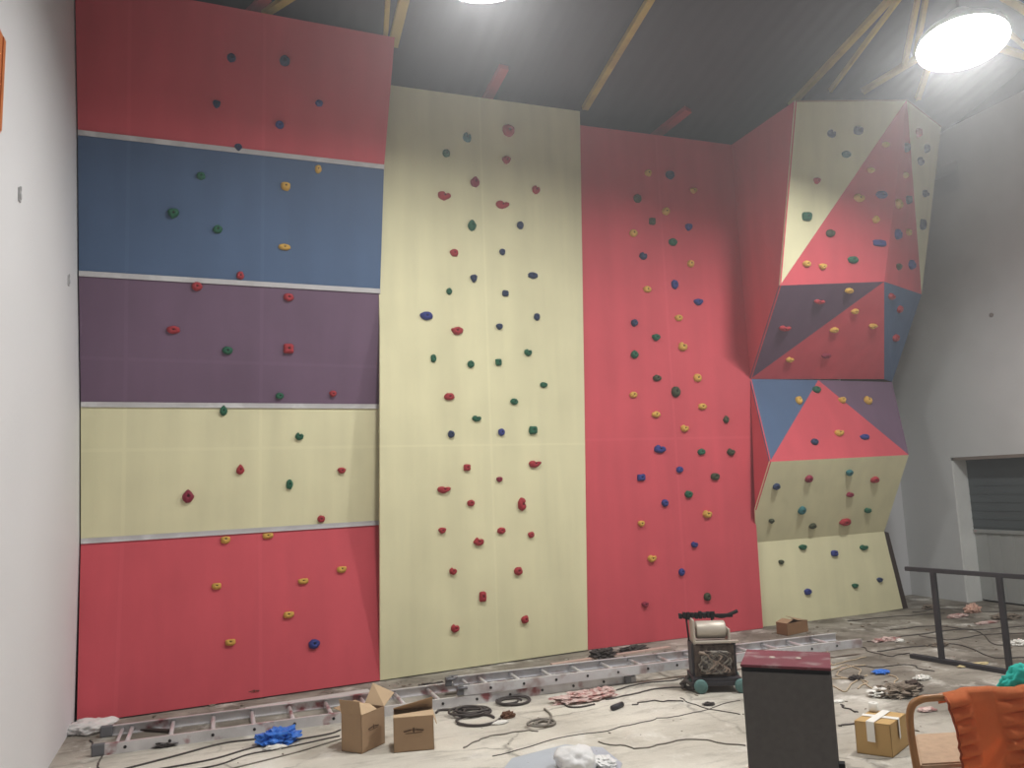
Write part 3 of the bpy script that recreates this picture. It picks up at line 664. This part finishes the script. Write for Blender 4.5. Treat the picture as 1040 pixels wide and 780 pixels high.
def flaps1(A, B, C, D, up):
    eu = Vector((0, 0, 1)); r = (C-B).normalized(); l = (A-B).normalized()
    return [(A+up, B+up, B+up+eu*.10-r*.02, A+up+eu*.10-r*.02, m_card),
            (B+up, B+up+r*.17, B+up+r*.21+eu*.02+l*.10, B+up+r*.04+eu*.07+l*.09, m_cardin),
            (D+up, C+up, C+up+eu*.07+r*.12, D+up+eu*.13+r*.10, m_cardin),
            (A+up+r*.02, D+up, D+up+eu*.02+l*.09, A+up+r*.02+eu*.02+l*.09, m_card)]
t, A, B, C, D, up, body = carton('cardboard_box', onZ(347, 763, 0), onZ(367.5, 766, 0), onZ(391, 755, 0), .262, 'open cardboard box with raised flaps, left of two in front of the ladder', 'box', m_card, flaps1)
ex = (C-B).normalized(); n = ex.cross(Vector((0, 0, 1))); n = n if n.dot(EYEP-B) > 0 else -n
emblem((B+C)/2+Vector((0, 0, .15)), ex, Vector((0, 0, 1)), n, .06, body)
def flaps2(A, B, C, D, up):
    eu = Vector((0, 0, 1)); r = (B-A).normalized(); b = (C-B).normalized()
    return [(A+up, B+up, B+up+b*.10+eu*.012, A+up+b*.09-eu*.005, m_cardin),
            (D+up+b*.01, C+up+b*.01, C+up-b*.08+eu*.10, D+up-b*.10+eu*.045, m_card),
            (B+up, C+up, C+up+r*.02-eu*.06, B+up+r*.025-eu*.06, m_cardin)]
pa, pb = onZ(400, 765, 0), onZ(441, 761.5, 0)
bdir = Vector((-(pb-pa).y, (pb-pa).x, 0)).normalized()
t, A, B, C, D, up, body = carton('cardboard_box', pa, pb, pb+bdir*.2, .235, 'squat cardboard box with half closed lid, right of two before the ladder', 'box', m_card, flaps2)
ex = (B-A).normalized(); n = -bdir
emblem((A+B)/2+Vector((0, 0, .14)), ex, Vector((0, 0, 1)), n, .075, body)
p0_, n_, _p = SURF['L0']; emblem(onPlane(*MARK, p0_, n_), Vector((1, 0, 0)), Vector((0, 0, 1)), n_, .05, left)
# taped carton on the right
def flaps3(A, B, C, D, up):
    e = Vector((0, 0, .002))
    return [(A+up+e, B+up+e, (B+C)/2+up+e, (A+D)/2+up+e, m_cardy), ((A+D)/2+up+e*1.5, (B+C)/2+up+e*1.5, C+up+e, D+up+e, m_cardy)]
A_, B_ = onZ(870.5, 765, 0), onZ(907, 770, 0); C_ = onZ(923, 757, 0)
t, A, B, C, D, up, body = carton('cardboard_box', A_, B_, C_, .2, 'closed carton crossed with white tape beside the orange covered chair', 'box', m_cardy, flaps3)
z1 = Vector((0, 0, 1)); fr = (B-A).normalized(); sd = (C-B).normalized(); nf = -sd; ns = fr
for kk, (p, q) in enumerate((((A+D)/2, (B+C)/2), ((A*.55+B*.45), (D*.55+C*.45)))):
    bm = BM(); d_ = (q-p).normalized(); wv_ = z1.cross(d_)*.026; up2 = up+z1*(.009+.0025*kk)
    prism(bm, [p-wv_+up2-d_*.004, p+wv_+up2-d_*.004, q+wv_+up2+d_*.004, q-wv_+up2+d_*.004], (0, 0, .001))
    for e, sg in ((p, -1), (q, 1)):
        prism(bm, [e-wv_+up2+d_*sg*.004, e+wv_+up2+d_*sg*.004, e+wv_+up*.42+d_*sg*.004, e-wv_+up*.42+d_*sg*.004], d_*sg*.001)
    obj('tape_strip', bm, m_wtape, t)
cp = onZ(878, 726, .21)
bm = BM(); R = lathe(bm, [(.03, 0), (.033, .004), (.033, .05), (.028, .054), (.014, .054), (.014, .002)], (0, 0, 0), 20); cap(bm, R[0][::-1])
cup = D+(A-D)*.12+fr*.03
bmesh.ops.transform(bm, verts=bm.verts, matrix=Matrix.Translation(cup+up+Vector((0, 0, .012))))
single('tape_roll', bm, m_wtape, cup+up+Vector((0, 0, .012)), 'small white roll standing on the back corner of the taped carton', 'tape roll', smooth=True)
# low brown bundle by the tower
A_, B_, C_ = onZ(789, 644, 0), onZ(800, 646, 0), onZ(821, 641.5, 0)
def flaps4(A, B, C, D, up):
    e = Vector((0, 0, 1)); r = (C-B).normalized()
    return [(A+up, B+up, B+up+e*.03+r*.12, A+up+e*.03+r*.12, m_card), (D+up, C+up, C+up+e*.02-r*.18, D+up+e*.05-r*.2, m_card)]
carton('cardboard_box', A_, B_, C_, .135, 'low crushed brown box lying at the foot of the faceted tower', 'box', mat('worn brown cardboard', (142, 108, 80), rough=.9, var=.12, vscale=8), flaps4)

# ------------------------------------------------------------------ wheeled machine
mb = Vector((4.22, 6.24, 0)); MR = Matrix.Rotation(-.42, 3, 'Z')
def ml(x, y, z): return mb+MR @ Vector((x, y, z))
mac = thing('welding_machine', 'grimy wheeled machine with a pale drum on top in front of the tall red wall', 'machine', mb)
bm = BM()
box(bm, ml(0, 0, .1), (.42, .34, .04), MR, bev=.006); box(bm, ml(0, -.17, .075), (.46, .03, .03), MR)
for x in (-.185, .185): box(bm, ml(x, .02, .25), (.022, .2, .3), MR, bev=.004)
obj('chassis', bm, m_steel, mac)
bm = BM(); box(bm, ml(0, .02, .25), (.35, .26, .28), MR, bev=.012)
for k in range(6): box(bm, ml(-.12+k*.05, -.115, .3), (.018, .012, .12), MR)
obj('motor_housing', bm, m_rust, mac)
rnd = random.Random(4)
for k in range(5):
    bm = BM(); pl = []
    for s_ in range(26):
        a = s_*.9+k; pl.append(ml(-.13+.26*((s_*.37+k*.3) % 1)+.02*math.sin(a), -.15-.012*math.sin(a*2.1), .25+.09*math.sin(a*1.3+k)))
    tube(bm, smoothline(pl, 4), .011, 6); obj('cable', bm, [m_cablegrey, mat('pale cable', (150, 134, 122)), m_cable, m_rust, m_cablegrey][k], mac, True)
AY = MR @ Matrix.Rotation(math.pi/2, 3, 'X')
AX = MR @ Matrix.Rotation(math.pi/2, 3, 'Y')
bm = BM(); R = lathe(bm, [(.02, -.13), (.07, -.13), (.078, -.12), (.078, .12), (.07, .13), (.02, .13)], ml(0, .02, .5), 28, AX); cap(bm, R[0][::-1]); cap(bm, R[-1]); obj('drum', bm, m_drum, mac)
bm = BM(); box(bm, ml(-.16, .02, .49), (.02, .2, .22), MR, bev=.006); box(bm, ml(.15, .02, .45), (.016, .2, .13), MR, bev=.004); box(bm, ml(.03, -.1, .415), (.38, .05, .018), MR, bev=.003); obj('cradle', bm, m_drum, mac)
bm = BM(); tube(bm, [ml(-.26, .08, .615), ml(.06, .08, .635)], .016)
for k in range(9): box(bm, ml(-.25+k*.036, .08, .615+.005*(k % 2)), (.03, .05, .045+.01*(k % 3)), MR, bev=.006)
tube(bm, [ml(-.2, .08, .62), ml(-.19, .05, .4)], .009); tube(bm, [ml(.02, .08, .64), ml(.06, .06, .42)], .009)
obj('handle', bm, m_black, mac)
bm = BM(); tube(bm, smoothline([ml(.04, .08, .62), ml(.12, .08, .60), ml(.2, .08, .62), ml(.27, .09, .645)], 5), [.02]*16 if False else .016)
box(bm, ml(.14, .08, .61), (.16, .045, .03), MR, bev=.006); obj('lever', bm, m_black, mac)
for x, y in ((-.15, -.2), (.2, -.2), (-.15, .16), (.2, .16)):
    bm = BM(); R = lathe(bm, [(.012, -.022), (.05, -.024), (.058, -.014), (.058, .014), (.05, .024), (.012, .022)], ml(x, y, .06), 20, AY); cap(bm, R[0][::-1]); cap(bm, R[-1])
    obj('wheel', bm, m_teal, mac)
bm = BM(); tube(bm, smoothline([ml(-.3, -.05, .05), ml(-.26, -.12, .09), ml(-.2, -.14, .03), ml(-.28, -.02, .03), ml(-.22, .02, .1), ml(-.3, -.1, .03)], 6), .016, 7); obj('hose', bm, m_cable, mac, True)

# ------------------------------------------------------------------ loudspeaker cabinet
zt_ = .9
S = [onZ(*p, zt_) for p in ((752.5, 676), (843.5, 680), (840, 664), (757, 662))]
ex = (S[1]-S[0]).normalized(); ey = Vector((-ex.y, ex.x, 0)); wS = (S[1]-S[0]).length; dS = .35
base = (S[0]+S[1])/2+ey*dS/2; base.z = 0
sp = thing('speaker_cabinet', 'tall black cabinet with a dusty maroon top standing in the foreground', 'speaker', base)
Rz = Matrix((ex, ey, Vector((0, 0, 1)))).transposed()
bm = BM(); box(bm, base+Vector((0, 0, zt_/2)), (wS, dS, zt_-.012), Rz, bev=.008); obj('body', bm, m_black, sp)
bm = BM(); box(bm, base-ey*(dS/2+.006)+Vector((0, 0, zt_/2-.01)), (wS-.004, .016, zt_-.03), Rz, bev=.004); obj('front_cloth', bm, m_felt, sp)
bm = BM(); box(bm, base+Vector((0, 0, zt_+.002)), (wS+.004, dS+.02, .014), Rz, bev=.004); o = obj('top_panel', bm, m_maroon, sp); o['label'] = 'dusty maroon top'
bm = BM(); cc = base+ex*(wS/2+.014)-ey*.1; cc.z = .42; box(bm, cc, (.03, .05, .05), Rz, bev=.005); o2 = obj('latch', bm, m_black, sp)
bm = BM(); box(bm, cc+Vector((.004, 0, -.04)), (.018, .03, .03), Rz, bev=.004); obj('tag', bm, HM['yellow'], o2)
for x in (-.07, .06):
    bm = BM(); R = lathe(bm, [(.016, 0), (.014, .004), (.004, .006)], base+ex*x+Vector((0, 0, zt_+.009)), 12); cap(bm, R[-1]); cap(bm, R[0][::-1]); obj('screw_plate', bm, m_drum, sp)

# ------------------------------------------------------------------ chair under an orange quilt
cl_, cr_ = onZ(922, 713, .66), onZ(1058, 706, .66)
cx = (cr_-cl_); cx.z = 0; cw = cx.length; cx.normalize(); cy = Vector((-cx.y, cx.x, 0))
cb = (cl_+cr_)/2; cb.z = 0
def cp_(x, y, z): return cb+cx*x+cy*y+Vector((0, 0, z))
hw = cw/2
ch = thing('armchair', 'bentwood armchair seen from behind at the lower right corner', 'chair', cb)
bm = BM(); tube(bm, smoothline([cp_(-hw+.03, -.02, 0), cp_(-hw+.015, 0, .3), cp_(-hw, 0, .52), cp_(-hw+.012, 0, .625), cp_(-hw+.06, 0, .665), cp_(-hw+.16, 0, .675), cp_(hw-.16, 0, .675), cp_(hw-.06, 0, .665), cp_(hw-.01, 0, .62), cp_(hw, 0, .5), cp_(hw-.015, 0, .3), cp_(hw-.03, -.02, 0)], 7), .019, 10); obj('back_frame', bm, m_bent, ch)
bm = BM(); q = [cp_(-hw+.05, .03, .31), cp_(hw-.03, .03, .31), cp_(hw+.16, .44, .33), cp_(-hw+.25, .44, .33)]; prism(bm, q, (0, 0, .03)); bmesh.ops.bevel(bm, geom=bm.edges[:], offset=.008, segments=2, affect='EDGES'); obj('seat', bm, m_seat, ch)
for s_ in (-1, 1):
    bm = BM(); tube(bm, smoothline([cp_(s_*(hw-.09)+.19, .42, 0), cp_(s_*(hw-.08)+.19, .43, .2), cp_(s_*(hw-.09)+.19, .42, .325)], 4), .018, 10); obj('leg', bm, m_bent, ch)
    bm = BM(); tube(bm, smoothline([cp_(s_*(hw-.02), .03, .08), cp_(s_*(hw-.07), .03, .2), cp_(s_*(hw-.17), .04, .275), cp_(s_*.06, .04, .295)], 6), .015, 10); obj('brace', bm, m_bent, ch)
# quilt
ql = thing('quilt', 'orange quilted padded cover draped over the back of the bentwood chair', 'quilt', cp_(.05, -.03, .3))
def qs(u, v):
    """u along the chair back 0..1, v from top rail 0 down to the hem 1; local x, y(front is negative), z"""
    x0, x1 = -hw+.185, hw+.03
    x = x0+(x1-x0)*u + .05*v*(1-u)
    z = .705-.55*v - .03*max(0, .2-u)*4*(1-v)
    band = max(0, 1-abs(u-.09)/.13)+max(0, 1-abs(u-.6)/.16)
    ridge = abs(math.sin(v*math.pi*9+u*1.5))**.6*.04*min(1, band*1.8)
    fold = .02*max(0, 1-abs((u-.36)*1.1+(v-.62)*.9)/.09)+.016*max(0, 1-abs((u-.3)*.9+(v-.9)*.8)/.07)
    y = -.035-.03*math.sin(math.pi*min(1, v*1.2))-ridge-fold-.012*noise.noise(Vector((u*5, v*5, 2)))
    return x, y, z
bm = BM(); NU, NV = 64, 84; grid = []
for j in range(NV+1):
    row = []
    for i in range(NU+1):
        x, y, z = qs(i/NU, j/NV); row.append(bm.verts.new(cp_(x, y, z)))
    grid.append(row)
top_rows = []
for k, (dy, dz) in enumerate(((.004, .008), (.025, .014), (.05, .006), (.06, -.02), (.062, -.05))):
    row = []
    for i in range(NU+1):
        x, y, z = qs(i/NU, 0); row.append(bm.verts.new(cp_(x, y+.015+dy, z+dz)))
    top_rows.append(row)
allr = top_rows[::-1]+grid
for j in range(len(allr)-1):
    for i in range(NU): bm.faces.new((allr[j][i], allr[j][i+1], allr[j+1][i+1], allr[j+1][i])).smooth = True
bmesh.ops.solidify(bm, geom=bm.faces, thickness=.012)
obj('cover', bm, m_orange, ql, True)
bm = BM(); tube(bm, [cp_(*[a+b for a, b in zip(qs(0, k/20), (-.004, 0, 0))]) for k in range(21)], .006, 6); o = obj('binding', bm, mat('dark orange binding', (150, 66, 34), rough=.8), ql, True); o['label'] = 'darker stitched edge'
tc = cp_(hw-.03, .09, .70)
bm = BM(); crumple(bm, tc, (.14, .06, .085), 3, 1.8, .4, 4); single('cloth', bm, m_tealcloth, tc, 'bright teal cloth bunched behind the orange quilt at the right edge', 'cloth', smooth=True)

# ------------------------------------------------------------------ steel frame at right
fb0, fb1 = onZ(926, 668, 0), onZ(1026, 685, 0); fd = (fb1-fb0).normalized()
fr_ = thing('steel_frame', 'dark steel rail frame standing on the floor before the grey gate', 'frame', fb0)
Rf = Matrix((fd, Vector((-fd.y, fd.x, 0)), Vector((0, 0, 1)))).transposed()
bm = BM(); Lf = 1.9; box(bm, fb0+fd*(Lf/2)+Vector((0, 0, .02)), (Lf, .07, .04), Rf, bev=.004); obj('bottom_bar', bm, m_steel, fr_)
zz_ = .875
bm = BM(); box(bm, fb0+fd*(Lf/2+.03)+Vector((0, 0, zz_)), (Lf, .042, .042), Rf, bev=.004); obj('top_bar', bm, m_steel, fr_)
for k, s_ in enumerate((.31, .93, 1.6)):
    bm = BM(); box(bm, fb0+fd*s_+Vector((0, 0, zz_/2)), (.045, .045, zz_-.04), Rf, bev=.004); obj('post', bm, m_steel, fr_)

# ------------------------------------------------------------------ things lying on the floor
def floor_path(px, z=.008): return [onZ(x, y, 0)+Vector((0, 0, z)) for x, y in px]
def cable(px, r, m, label, name='cable', cat='cable', z=None, jit=0, seg=6, n=8):
    r = r*.62
    pts_ = smoothline(floor_path(px, z or r), n)
    if jit:
        for i, p in enumerate(pts_): p.x += jit*noise.noise(Vector((i*.35, 1.7, len(px)))); p.y += jit*noise.noise(Vector((i*.35, 9.2, len(px))))
    bm = BM(); tube(bm, pts_, r, seg)
    return single(name, bm, m, pts_[0], label, cat, smooth=True)
cable([(126, 782), (180, 768), (225, 756), (262, 751), (300, 745)], .011, m_cable, 'dark cable running to the blue plastic, nearest to the ladder')
cable([(150, 784), (215, 772), (262, 759), (330, 747), (346, 742)], .010, m_cable, 'dark cable passing behind the left open box')
cable([(172, 786), (220, 778), (252, 767), (285, 761), (345, 748)], .009, m_cable, 'dark cable passing below the white scrap to the left open box')
cable([(205, 788), (240, 780), (300, 765), (330, 756), (347, 751)], .008, m_cablegrey, 'grey cable lowest of those left of the open box')
def coil(c, rx, turns, r, m, label, seed, tail=None):
    c = Vector(c); rnd = random.Random(seed); pl = []
    for k in range(turns*14):
        a = k/14*2*math.pi; q = 1+.16*math.sin(a*.31+seed)+rnd.uniform(-.03, .03)
        pl.append(c+Vector((math.cos(a)*rx*q+.05*math.sin(a*.21), math.sin(a)*rx*q*.9, r+.006*(k//14)+.004*rnd.random())))
    if tail: pl += [onZ(x, y, 0)+Vector((0, 0, r)) for x, y in tail]
    bm = BM(); tube(bm, smoothline(pl, 3), r, 6)
    return single('cable_coil', bm, m, c, label, 'cable coil', smooth=True)
coil(onZ(479, 725, 0), .13, 5, .010, m_cable, 'tangled dark cable coil right of the squat box', 2, [(450, 722), (443, 725)])
coil(onZ(482, 733, 0), .15, 1, .011, m_cable, 'single open black loop below the tangled coil', 7)
coil(onZ(518, 714, 0), .125, 3, .009, m_cable, 'dark cable loops under the middle of the ladder', 5)
coil(onZ(549, 737, 0), .085, 3, .009, m_cablegrey, 'small grey wire coil on the pale floor', 9, [(560, 728), (553, 721)])
cable([(470, 760), (487, 752), (500, 748), (530, 743), (545, 743)], .008, m_cablegrey, 'thin grey wire trailing left of the small wire coil', jit=.03)
cable([(500, 769), (560, 752), (615, 742), (660, 732), (690, 727), (752, 712)], .005, m_cable, 'long thin dark wire crossing the pale floor', jit=.04)
cable([(620, 703), (650, 695), (680, 692), (700, 688)], .010, m_cable, 'dark cable from the pink heap to the wheeled machine, upper one', jit=.02)
cable([(616, 711), (645, 705), (668, 700), (700, 698)], .010, m_cable, 'dark cable from the pink heap to the wheeled machine, lower one', jit=.02)
cable([(690, 709), (712, 718), (752, 726)], .006, m_cable, 'short dark wire below the machine wheels', jit=.03)
for k, px in enumerate([[(832, 648), (838, 657), (842, 668), (846, 676), (860, 672), (880, 668)], [(844, 690), (862, 690), (880, 693), (870, 700)], [(876, 693), (884, 699), (897, 700), (908, 696), (911, 689), (903, 686)], [(842, 683), (858, 676), (874, 682), (866, 690), (850, 686), (862, 678), (880, 676)], [(846, 697), (858, 703), (866, 694), (880, 686)]]):
    cable(px, .010, m_rope, ['tan rope hanging over the ladder end to the floor', 'tan rope strand right of the black cabinet', 'tan rope loop nearest the blue scrap', 'tan rope tangle behind the black cabinet', 'tan rope strand lowest beside the black cabinet'][k], 'rope', 'rope', jit=.02)
for k, px in enumerate([[(905, 640), (950, 636), (990, 640), (1040, 636)], [(880, 652), (930, 645), (985, 640), (1012, 655), (1040, 652)], [(890, 662), (930, 657), (970, 655), (1010, 668), (1045, 668)], [(860, 631), (915, 626), (960, 623)], [(850, 738), (868, 735)], [(852, 716), (866, 722), (872, 724)]]):
    cable(px, .009, m_cable, ['dark cable behind the steel frame posts, upper one', 'dark cable behind the steel frame posts, middle one', 'dark cable behind the steel frame posts, lower one', 'dark cable at the tower foot near the right wall', 'dark bar between the black cabinet and the taped carton', 'thin dark wire from the white scrap to the taped carton'][k], jit=.05)
MORE = [([(928, 622), (960, 618), (1000, 622), (1042, 620)], 'dark wire close to the foot of the grey gate'), ([(935, 646), (965, 650), (1000, 645), (1040, 643)], 'dark wire between the two nearer frame posts'),
        ([(872, 657), (900, 666), (925, 664)], 'dark wire from the ladder end toward the frame bottom bar'), ([(862, 676), (890, 678), (920, 676), (945, 682)], 'dark wire passing the small blue scrap'),
        ([(770, 654), (800, 662), (840, 660)], 'dark wire in front of the ladder right of the machine'), ([(640, 716), (668, 712), (695, 713)], 'short dark wire between the pink heap and the machine wheels'),
        ([(90, 752), (104, 770), (98, 784)], 'dark wire beside the left end of the ladder'), ([(610, 754), (650, 760), (700, 752), (752, 757)], 'faint dark wire left of the black cabinet low in the photo')]
for px, lab in MORE: cable(px, .008, m_cablegrey if 'faint' in lab else m_cable, lab, jit=.07)
def lump(name, px, size, m, label, cat, seed, amp=.5, freq=2.4, sub=4):
    c = onZ(*px, 0); bm = BM(); crumple(bm, c+Vector((0, 0, size[2]*.6)), size, seed, freq, amp, sub, floor=.002)
    return single(name, bm, m, c, label, cat, smooth=(amp < .5))
lump('plastic_bag', (282, 754), (.13, .1, .06), m_bluebag, 'crumpled bright blue plastic bag in front of the ladder', 'bag', 3, .55)
lump('scrap', (279, 761), (.075, .03, .018), m_paper, 'white scrap beside the blue plastic bag', 'scrap', 6, .35)
lump('rag', (592, 711), (.2, .09, .035), m_pink, 'heap of faded pink net below the middle of the ladder', 'rag', 4, .7, 3.4)
lump('rag', (612, 706), (.1, .06, .035), m_pink, 'small pink rag at the right end of the pink heap', 'rag', 14, .6, 3)
cable([(572, 712), (576, 718), (588, 719), (604, 716)], .012, m_cable, 'dark wire loop around the pink heap')
bm = BM(); q0, q1 = onZ(622, 722, 0), onZ(632, 718, 0); tube(bm, [q0+Vector((0, 0, .022)), q1+Vector((0, 0, .022))], .022, 12); single('pipe_piece', bm, m_steel, q0, 'short grey pipe piece on the floor below the pink heap', 'pipe', smooth=True)
lump('scrap', (507, 735), (.07, .035, .012), m_paper, 'white scrap right of the open black loop', 'scrap', 21, .3)
lump('scrap', (516, 729), (.05, .03, .03), mat('brown leaf scrap', (104, 74, 58), rough=.9), 'brown curled scrap right of the open black loop', 'scrap', 22, .5)
lump('scrap', (851, 713), (.05, .03, .01), m_paper, 'white scrap just right of the black cabinet', 'scrap', 23, .3)
lump('scrap', (895, 684), (.07, .05, .02), m_bluebag, 'small blue scrap on the grimy floor behind the taped carton', 'scrap', 24, .5)
lump('scrap', (900, 706), (.12, .08, .03), m_paper, 'pale torn paper heap behind the taped carton', 'scrap', 25, .8, 3.2)
lump('rubble', (912, 706), (.14, .09, .045), m_debris, 'grey rubble heap behind the taped carton', 'rubble', 26, .8, 3.2)
lump('rubble', (926, 701), (.08, .06, .04), mat('dark rubble', (78, 66, 60), rough=.9), 'dark rubble lump beside the chair arm', 'rubble', 27, .7, 3)
lump('scrap', (941, 722), (.07, .04, .015), m_pink, 'pink scrap seen through the chair back', 'scrap', 28, .4)
lump('scrap', (988, 622), (.1, .06, .06), mat('salmon cloth', (206, 168, 152), rough=.9), 'salmon cloth lump on the floor before the grey gate', 'scrap', 29, .5)
lump('scrap', (972, 627), (.13, .05, .025), m_pink, 'pale pink scrap left of the salmon lump', 'scrap', 30, .5)
lump('scrap', (1003, 633), (.16, .04, .015), m_pink, 'long pink strip before the grey gate', 'scrap', 31, .4)
lump('scrap', (988, 676), (.17, .035, .012), mat('straw scrap', (214, 196, 150), rough=.9), 'straw coloured strip behind the frame bottom bar', 'scrap', 32, .4)
lump('scrap', (914, 652), (.05, .03, .02), m_paper, 'white scrap between ladder end and steel frame', 'scrap', 33, .4)
lump('scrap', (900, 651), (.14, .04, .02), m_pink, 'pinkish litter by the right end of the ladder', 'scrap', 34, .7, 3)
lump('brick_piece', (962, 602), (.03, .03, .07), mat('brown block', (128, 96, 72), rough=.9), 'small brown block standing against the right wall', 'block', 35, .25)
# pale blue sheet with a white bag, bottom edge
bm = BM(); Q = [onZ(*p, 0) for p in ((508, 786), (520, 771), (574, 757), (612, 760), (632, 776), (628, 788))]
for p in Q: p.z = .003
prism(bm, Q, (0, 0, .004)); bmesh.ops.subdivide_edges(bm, edges=bm.edges[:], cuts=2)
single('plastic_sheet', bm, m_bluesheet, Q[0], 'pale blue plastic sheet flat on the floor at the bottom edge', 'sheet')
c_ = onZ(585, 782, 0); bm = BM(); crumple(bm, c_+Vector((0, 0, .06)), (.12, .14, .08), 41, 1.2, .25, 4, floor=.008); single('plastic_bag', bm, m_whitebag, c_, 'rounded white plastic bag on the pale blue sheet', 'bag', smooth=True)
bm = BM(); c2 = onZ(612, 778, 0)
crumple(bm, c2+Vector((0, 0, .02)), (.07, .1, .03), 42, 2, .5, 4, floor=.008); single('plastic_film', bm, m_whitebag, c2, 'thin crumpled white film on the right of the blue sheet', 'film', smooth=False)
m_darkrag = mat('dark grimy rag', (74, 68, 66), rough=.95, var=.2, vscale=20)
for (px, sz, sd, lab) in (((517, 689), (.16, .07, .035), 61, 'dark rag behind the ladder below the middle of the tall cream wall'), ((612, 668), (.12, .07, .05), 62, 'dark rag lump behind the ladder at the cream and red wall joint'), ((643, 661), (.13, .05, .03), 63, 'dark scrap behind the ladder under the left side of the red wall'), ((440, 700), (.14, .05, .03), 64, 'dark crumpled strip behind the ladder near the banded wall corner'), ((168, 757), (.1, .05, .02), 65, 'dark stained scrap at the front rail near the ladder left end'), ((720, 716), (.04, .03, .012), 66, 'tiny dark scrap just below the machine wheels')):
    lump('rag', px, sz, m_darkrag, lab, 'rag', sd, .7, 3.2)
for (px, sz, sd, m, lab) in (((945, 618), (.1, .06, .03), 71, m_debris, 'grey lump near the corner between tower foot and right wall'), ((1022, 628), (.16, .1, .03), 72, m_debris, 'flat grey brown heap before the gate at the right edge'), ((1035, 655), (.08, .05, .03), 73, m_paper, 'pale scrap between the frame rails at the right edge'), ((955, 656), (.09, .05, .02), 74, m_debris, 'grey scrap just left of the nearer frame post'), ((870, 690), (.06, .04, .02), 75, m_darkrag, 'dark scrap among the tan rope loops'), ((936, 690), (.07, .04, .02), 76, m_paper, 'pale scrap above the chair arm')):
    lump('scrap', px, sz, m, lab, 'scrap', sd, .6, 3)
# grit and shavings along the foot of the walls: nobody could count it
bm = BM(); rnd = random.Random(11)
def chip(x, y, s):
    g = bmesh.ops.create_icosphere(bm, subdivisions=1, radius=1); a = rnd.random()*3.1; e = rnd.uniform(.3, 1.6)
    for v in g['verts']:
        q_ = Vector((v.co.x*s*e, v.co.y*s*.6, v.co.z*s*.35))*rnd.uniform(.75, 1.2)
        v.co = Vector((x+q_.x*math.cos(a)-q_.y*math.sin(a), y+q_.x*math.sin(a)+q_.y*math.cos(a), max(.001, q_.z+s*.2)))
for k in range(420):
    u = rnd.random()
    if u < .45: x, y = rnd.uniform(-.6, 7), rnd.gauss(7.65, .2)
    elif u < .8: x, y = rnd.uniform(4.6, 9.6), rnd.uniform(4.5, 8)
    else: x, y = rnd.uniform(-.5, 4.5), rnd.uniform(5.0, 6.7)
    if y > 8.0 and x < 6.3: y = 7.9
    chip(x, min(y, 8.9), rnd.choice((.008, .012, .018, .03)) * (1 if u < .8 else .5))
o = single('grit', bm, m_debris, (3, 7, 0), 'scattered grit, shavings and chips over the dirty concrete floor', 'grit'); o['kind'] = 'stuff'
# planks and strips behind the ladder
for k, (px0, px1, wd, m, lab) in enumerate([((455, 694), (545, 683), .07, m_darkwood, 'dark timber strip on the floor behind the ladder under the cream wall'), ((560, 676), (680, 658), .06, mat('pale strip', (196, 170, 160), rough=.9), 'pale pinkish batten behind the ladder under the red wall'), ((250, 722), (375, 703), .12, mat('grey white board', (200, 198, 196), rough=.8), 'greyish white board between the red band and the ladder'), ((128, 741), (172, 744), .05, m_darkwood, 'dark offcut lying between the left ladder rungs')]):
    A, B = onZ(*px0, 0), onZ(*px1, 0); d_ = (B-A).normalized(); s_ = Vector((-d_.y, d_.x, 0))*wd/2
    bm = BM(); prism(bm, [A-s_, B-s_, B+s_, A+s_], (0, 0, .018)); single('batten', bm, m, A, lab, 'batten', 'loose battens at the wall foot')
lump('plaster_heap', (92, 742), (.16, .14, .05), mat('white plaster dust', (224, 222, 220), rough=.95), 'white plaster spill in the corner of the left wall', 'plaster', 51, .4, 2)

# ------------------------------------------------------------------ things on the side walls
for px, lab in (((19, 198), 'small grey clip on the white left wall, the one nearer the camera'), ((69, 285), 'small grey clip on the white left wall, beside the blue and purple bands')):
    c = onWL(*px); bm = BM(); box(bm, c+Vector((.004, 0, 0)), (.012, .05, .085), bev=.003); box(bm, c+Vector((.012, 0, -.01)), (.008, .03, .03), bev=.002); tube(bm, [c+Vector((.01, -.0, .055)), c+Vector((.01, 0, .03))], .006)
    single('wall_clip', bm, mat('grey clip', (168, 168, 170)), c, lab, 'clip', 'grey clips on the left wall')
c = onX(1007, 320, XR); bm = BM(); R = lathe(bm, [(.03, 0), (.03, .01), (.018, .022), (.004, .024)], c, 14, Matrix.Rotation(-math.pi/2, 3, 'Y')); cap(bm, R[-1])
single('wall_plug', bm, m_lintel, c, 'tiny brown plug on the bare grey right wall above the gate', 'plug')
c0_, c1_ = onWL(3, 38), onWL(-1.5, 128)
bm = BM(); box(bm, (c0_.x+.006, c0_.y-.75, (c0_.z+c1_.z)/2-.02), (.016, 1.5, abs(c0_.z-c1_.z)), bev=.003); box(bm, (c0_.x+.016, c0_.y-.04, (c0_.z+c1_.z)/2-.02), (.008, .05, abs(c0_.z-c1_.z)-.02))
single('wooden_board', bm, m_oldorange, (XL, c0_.y, c1_.z), 'orange brown wooden board high on the left wall at the photo edge', 'board')
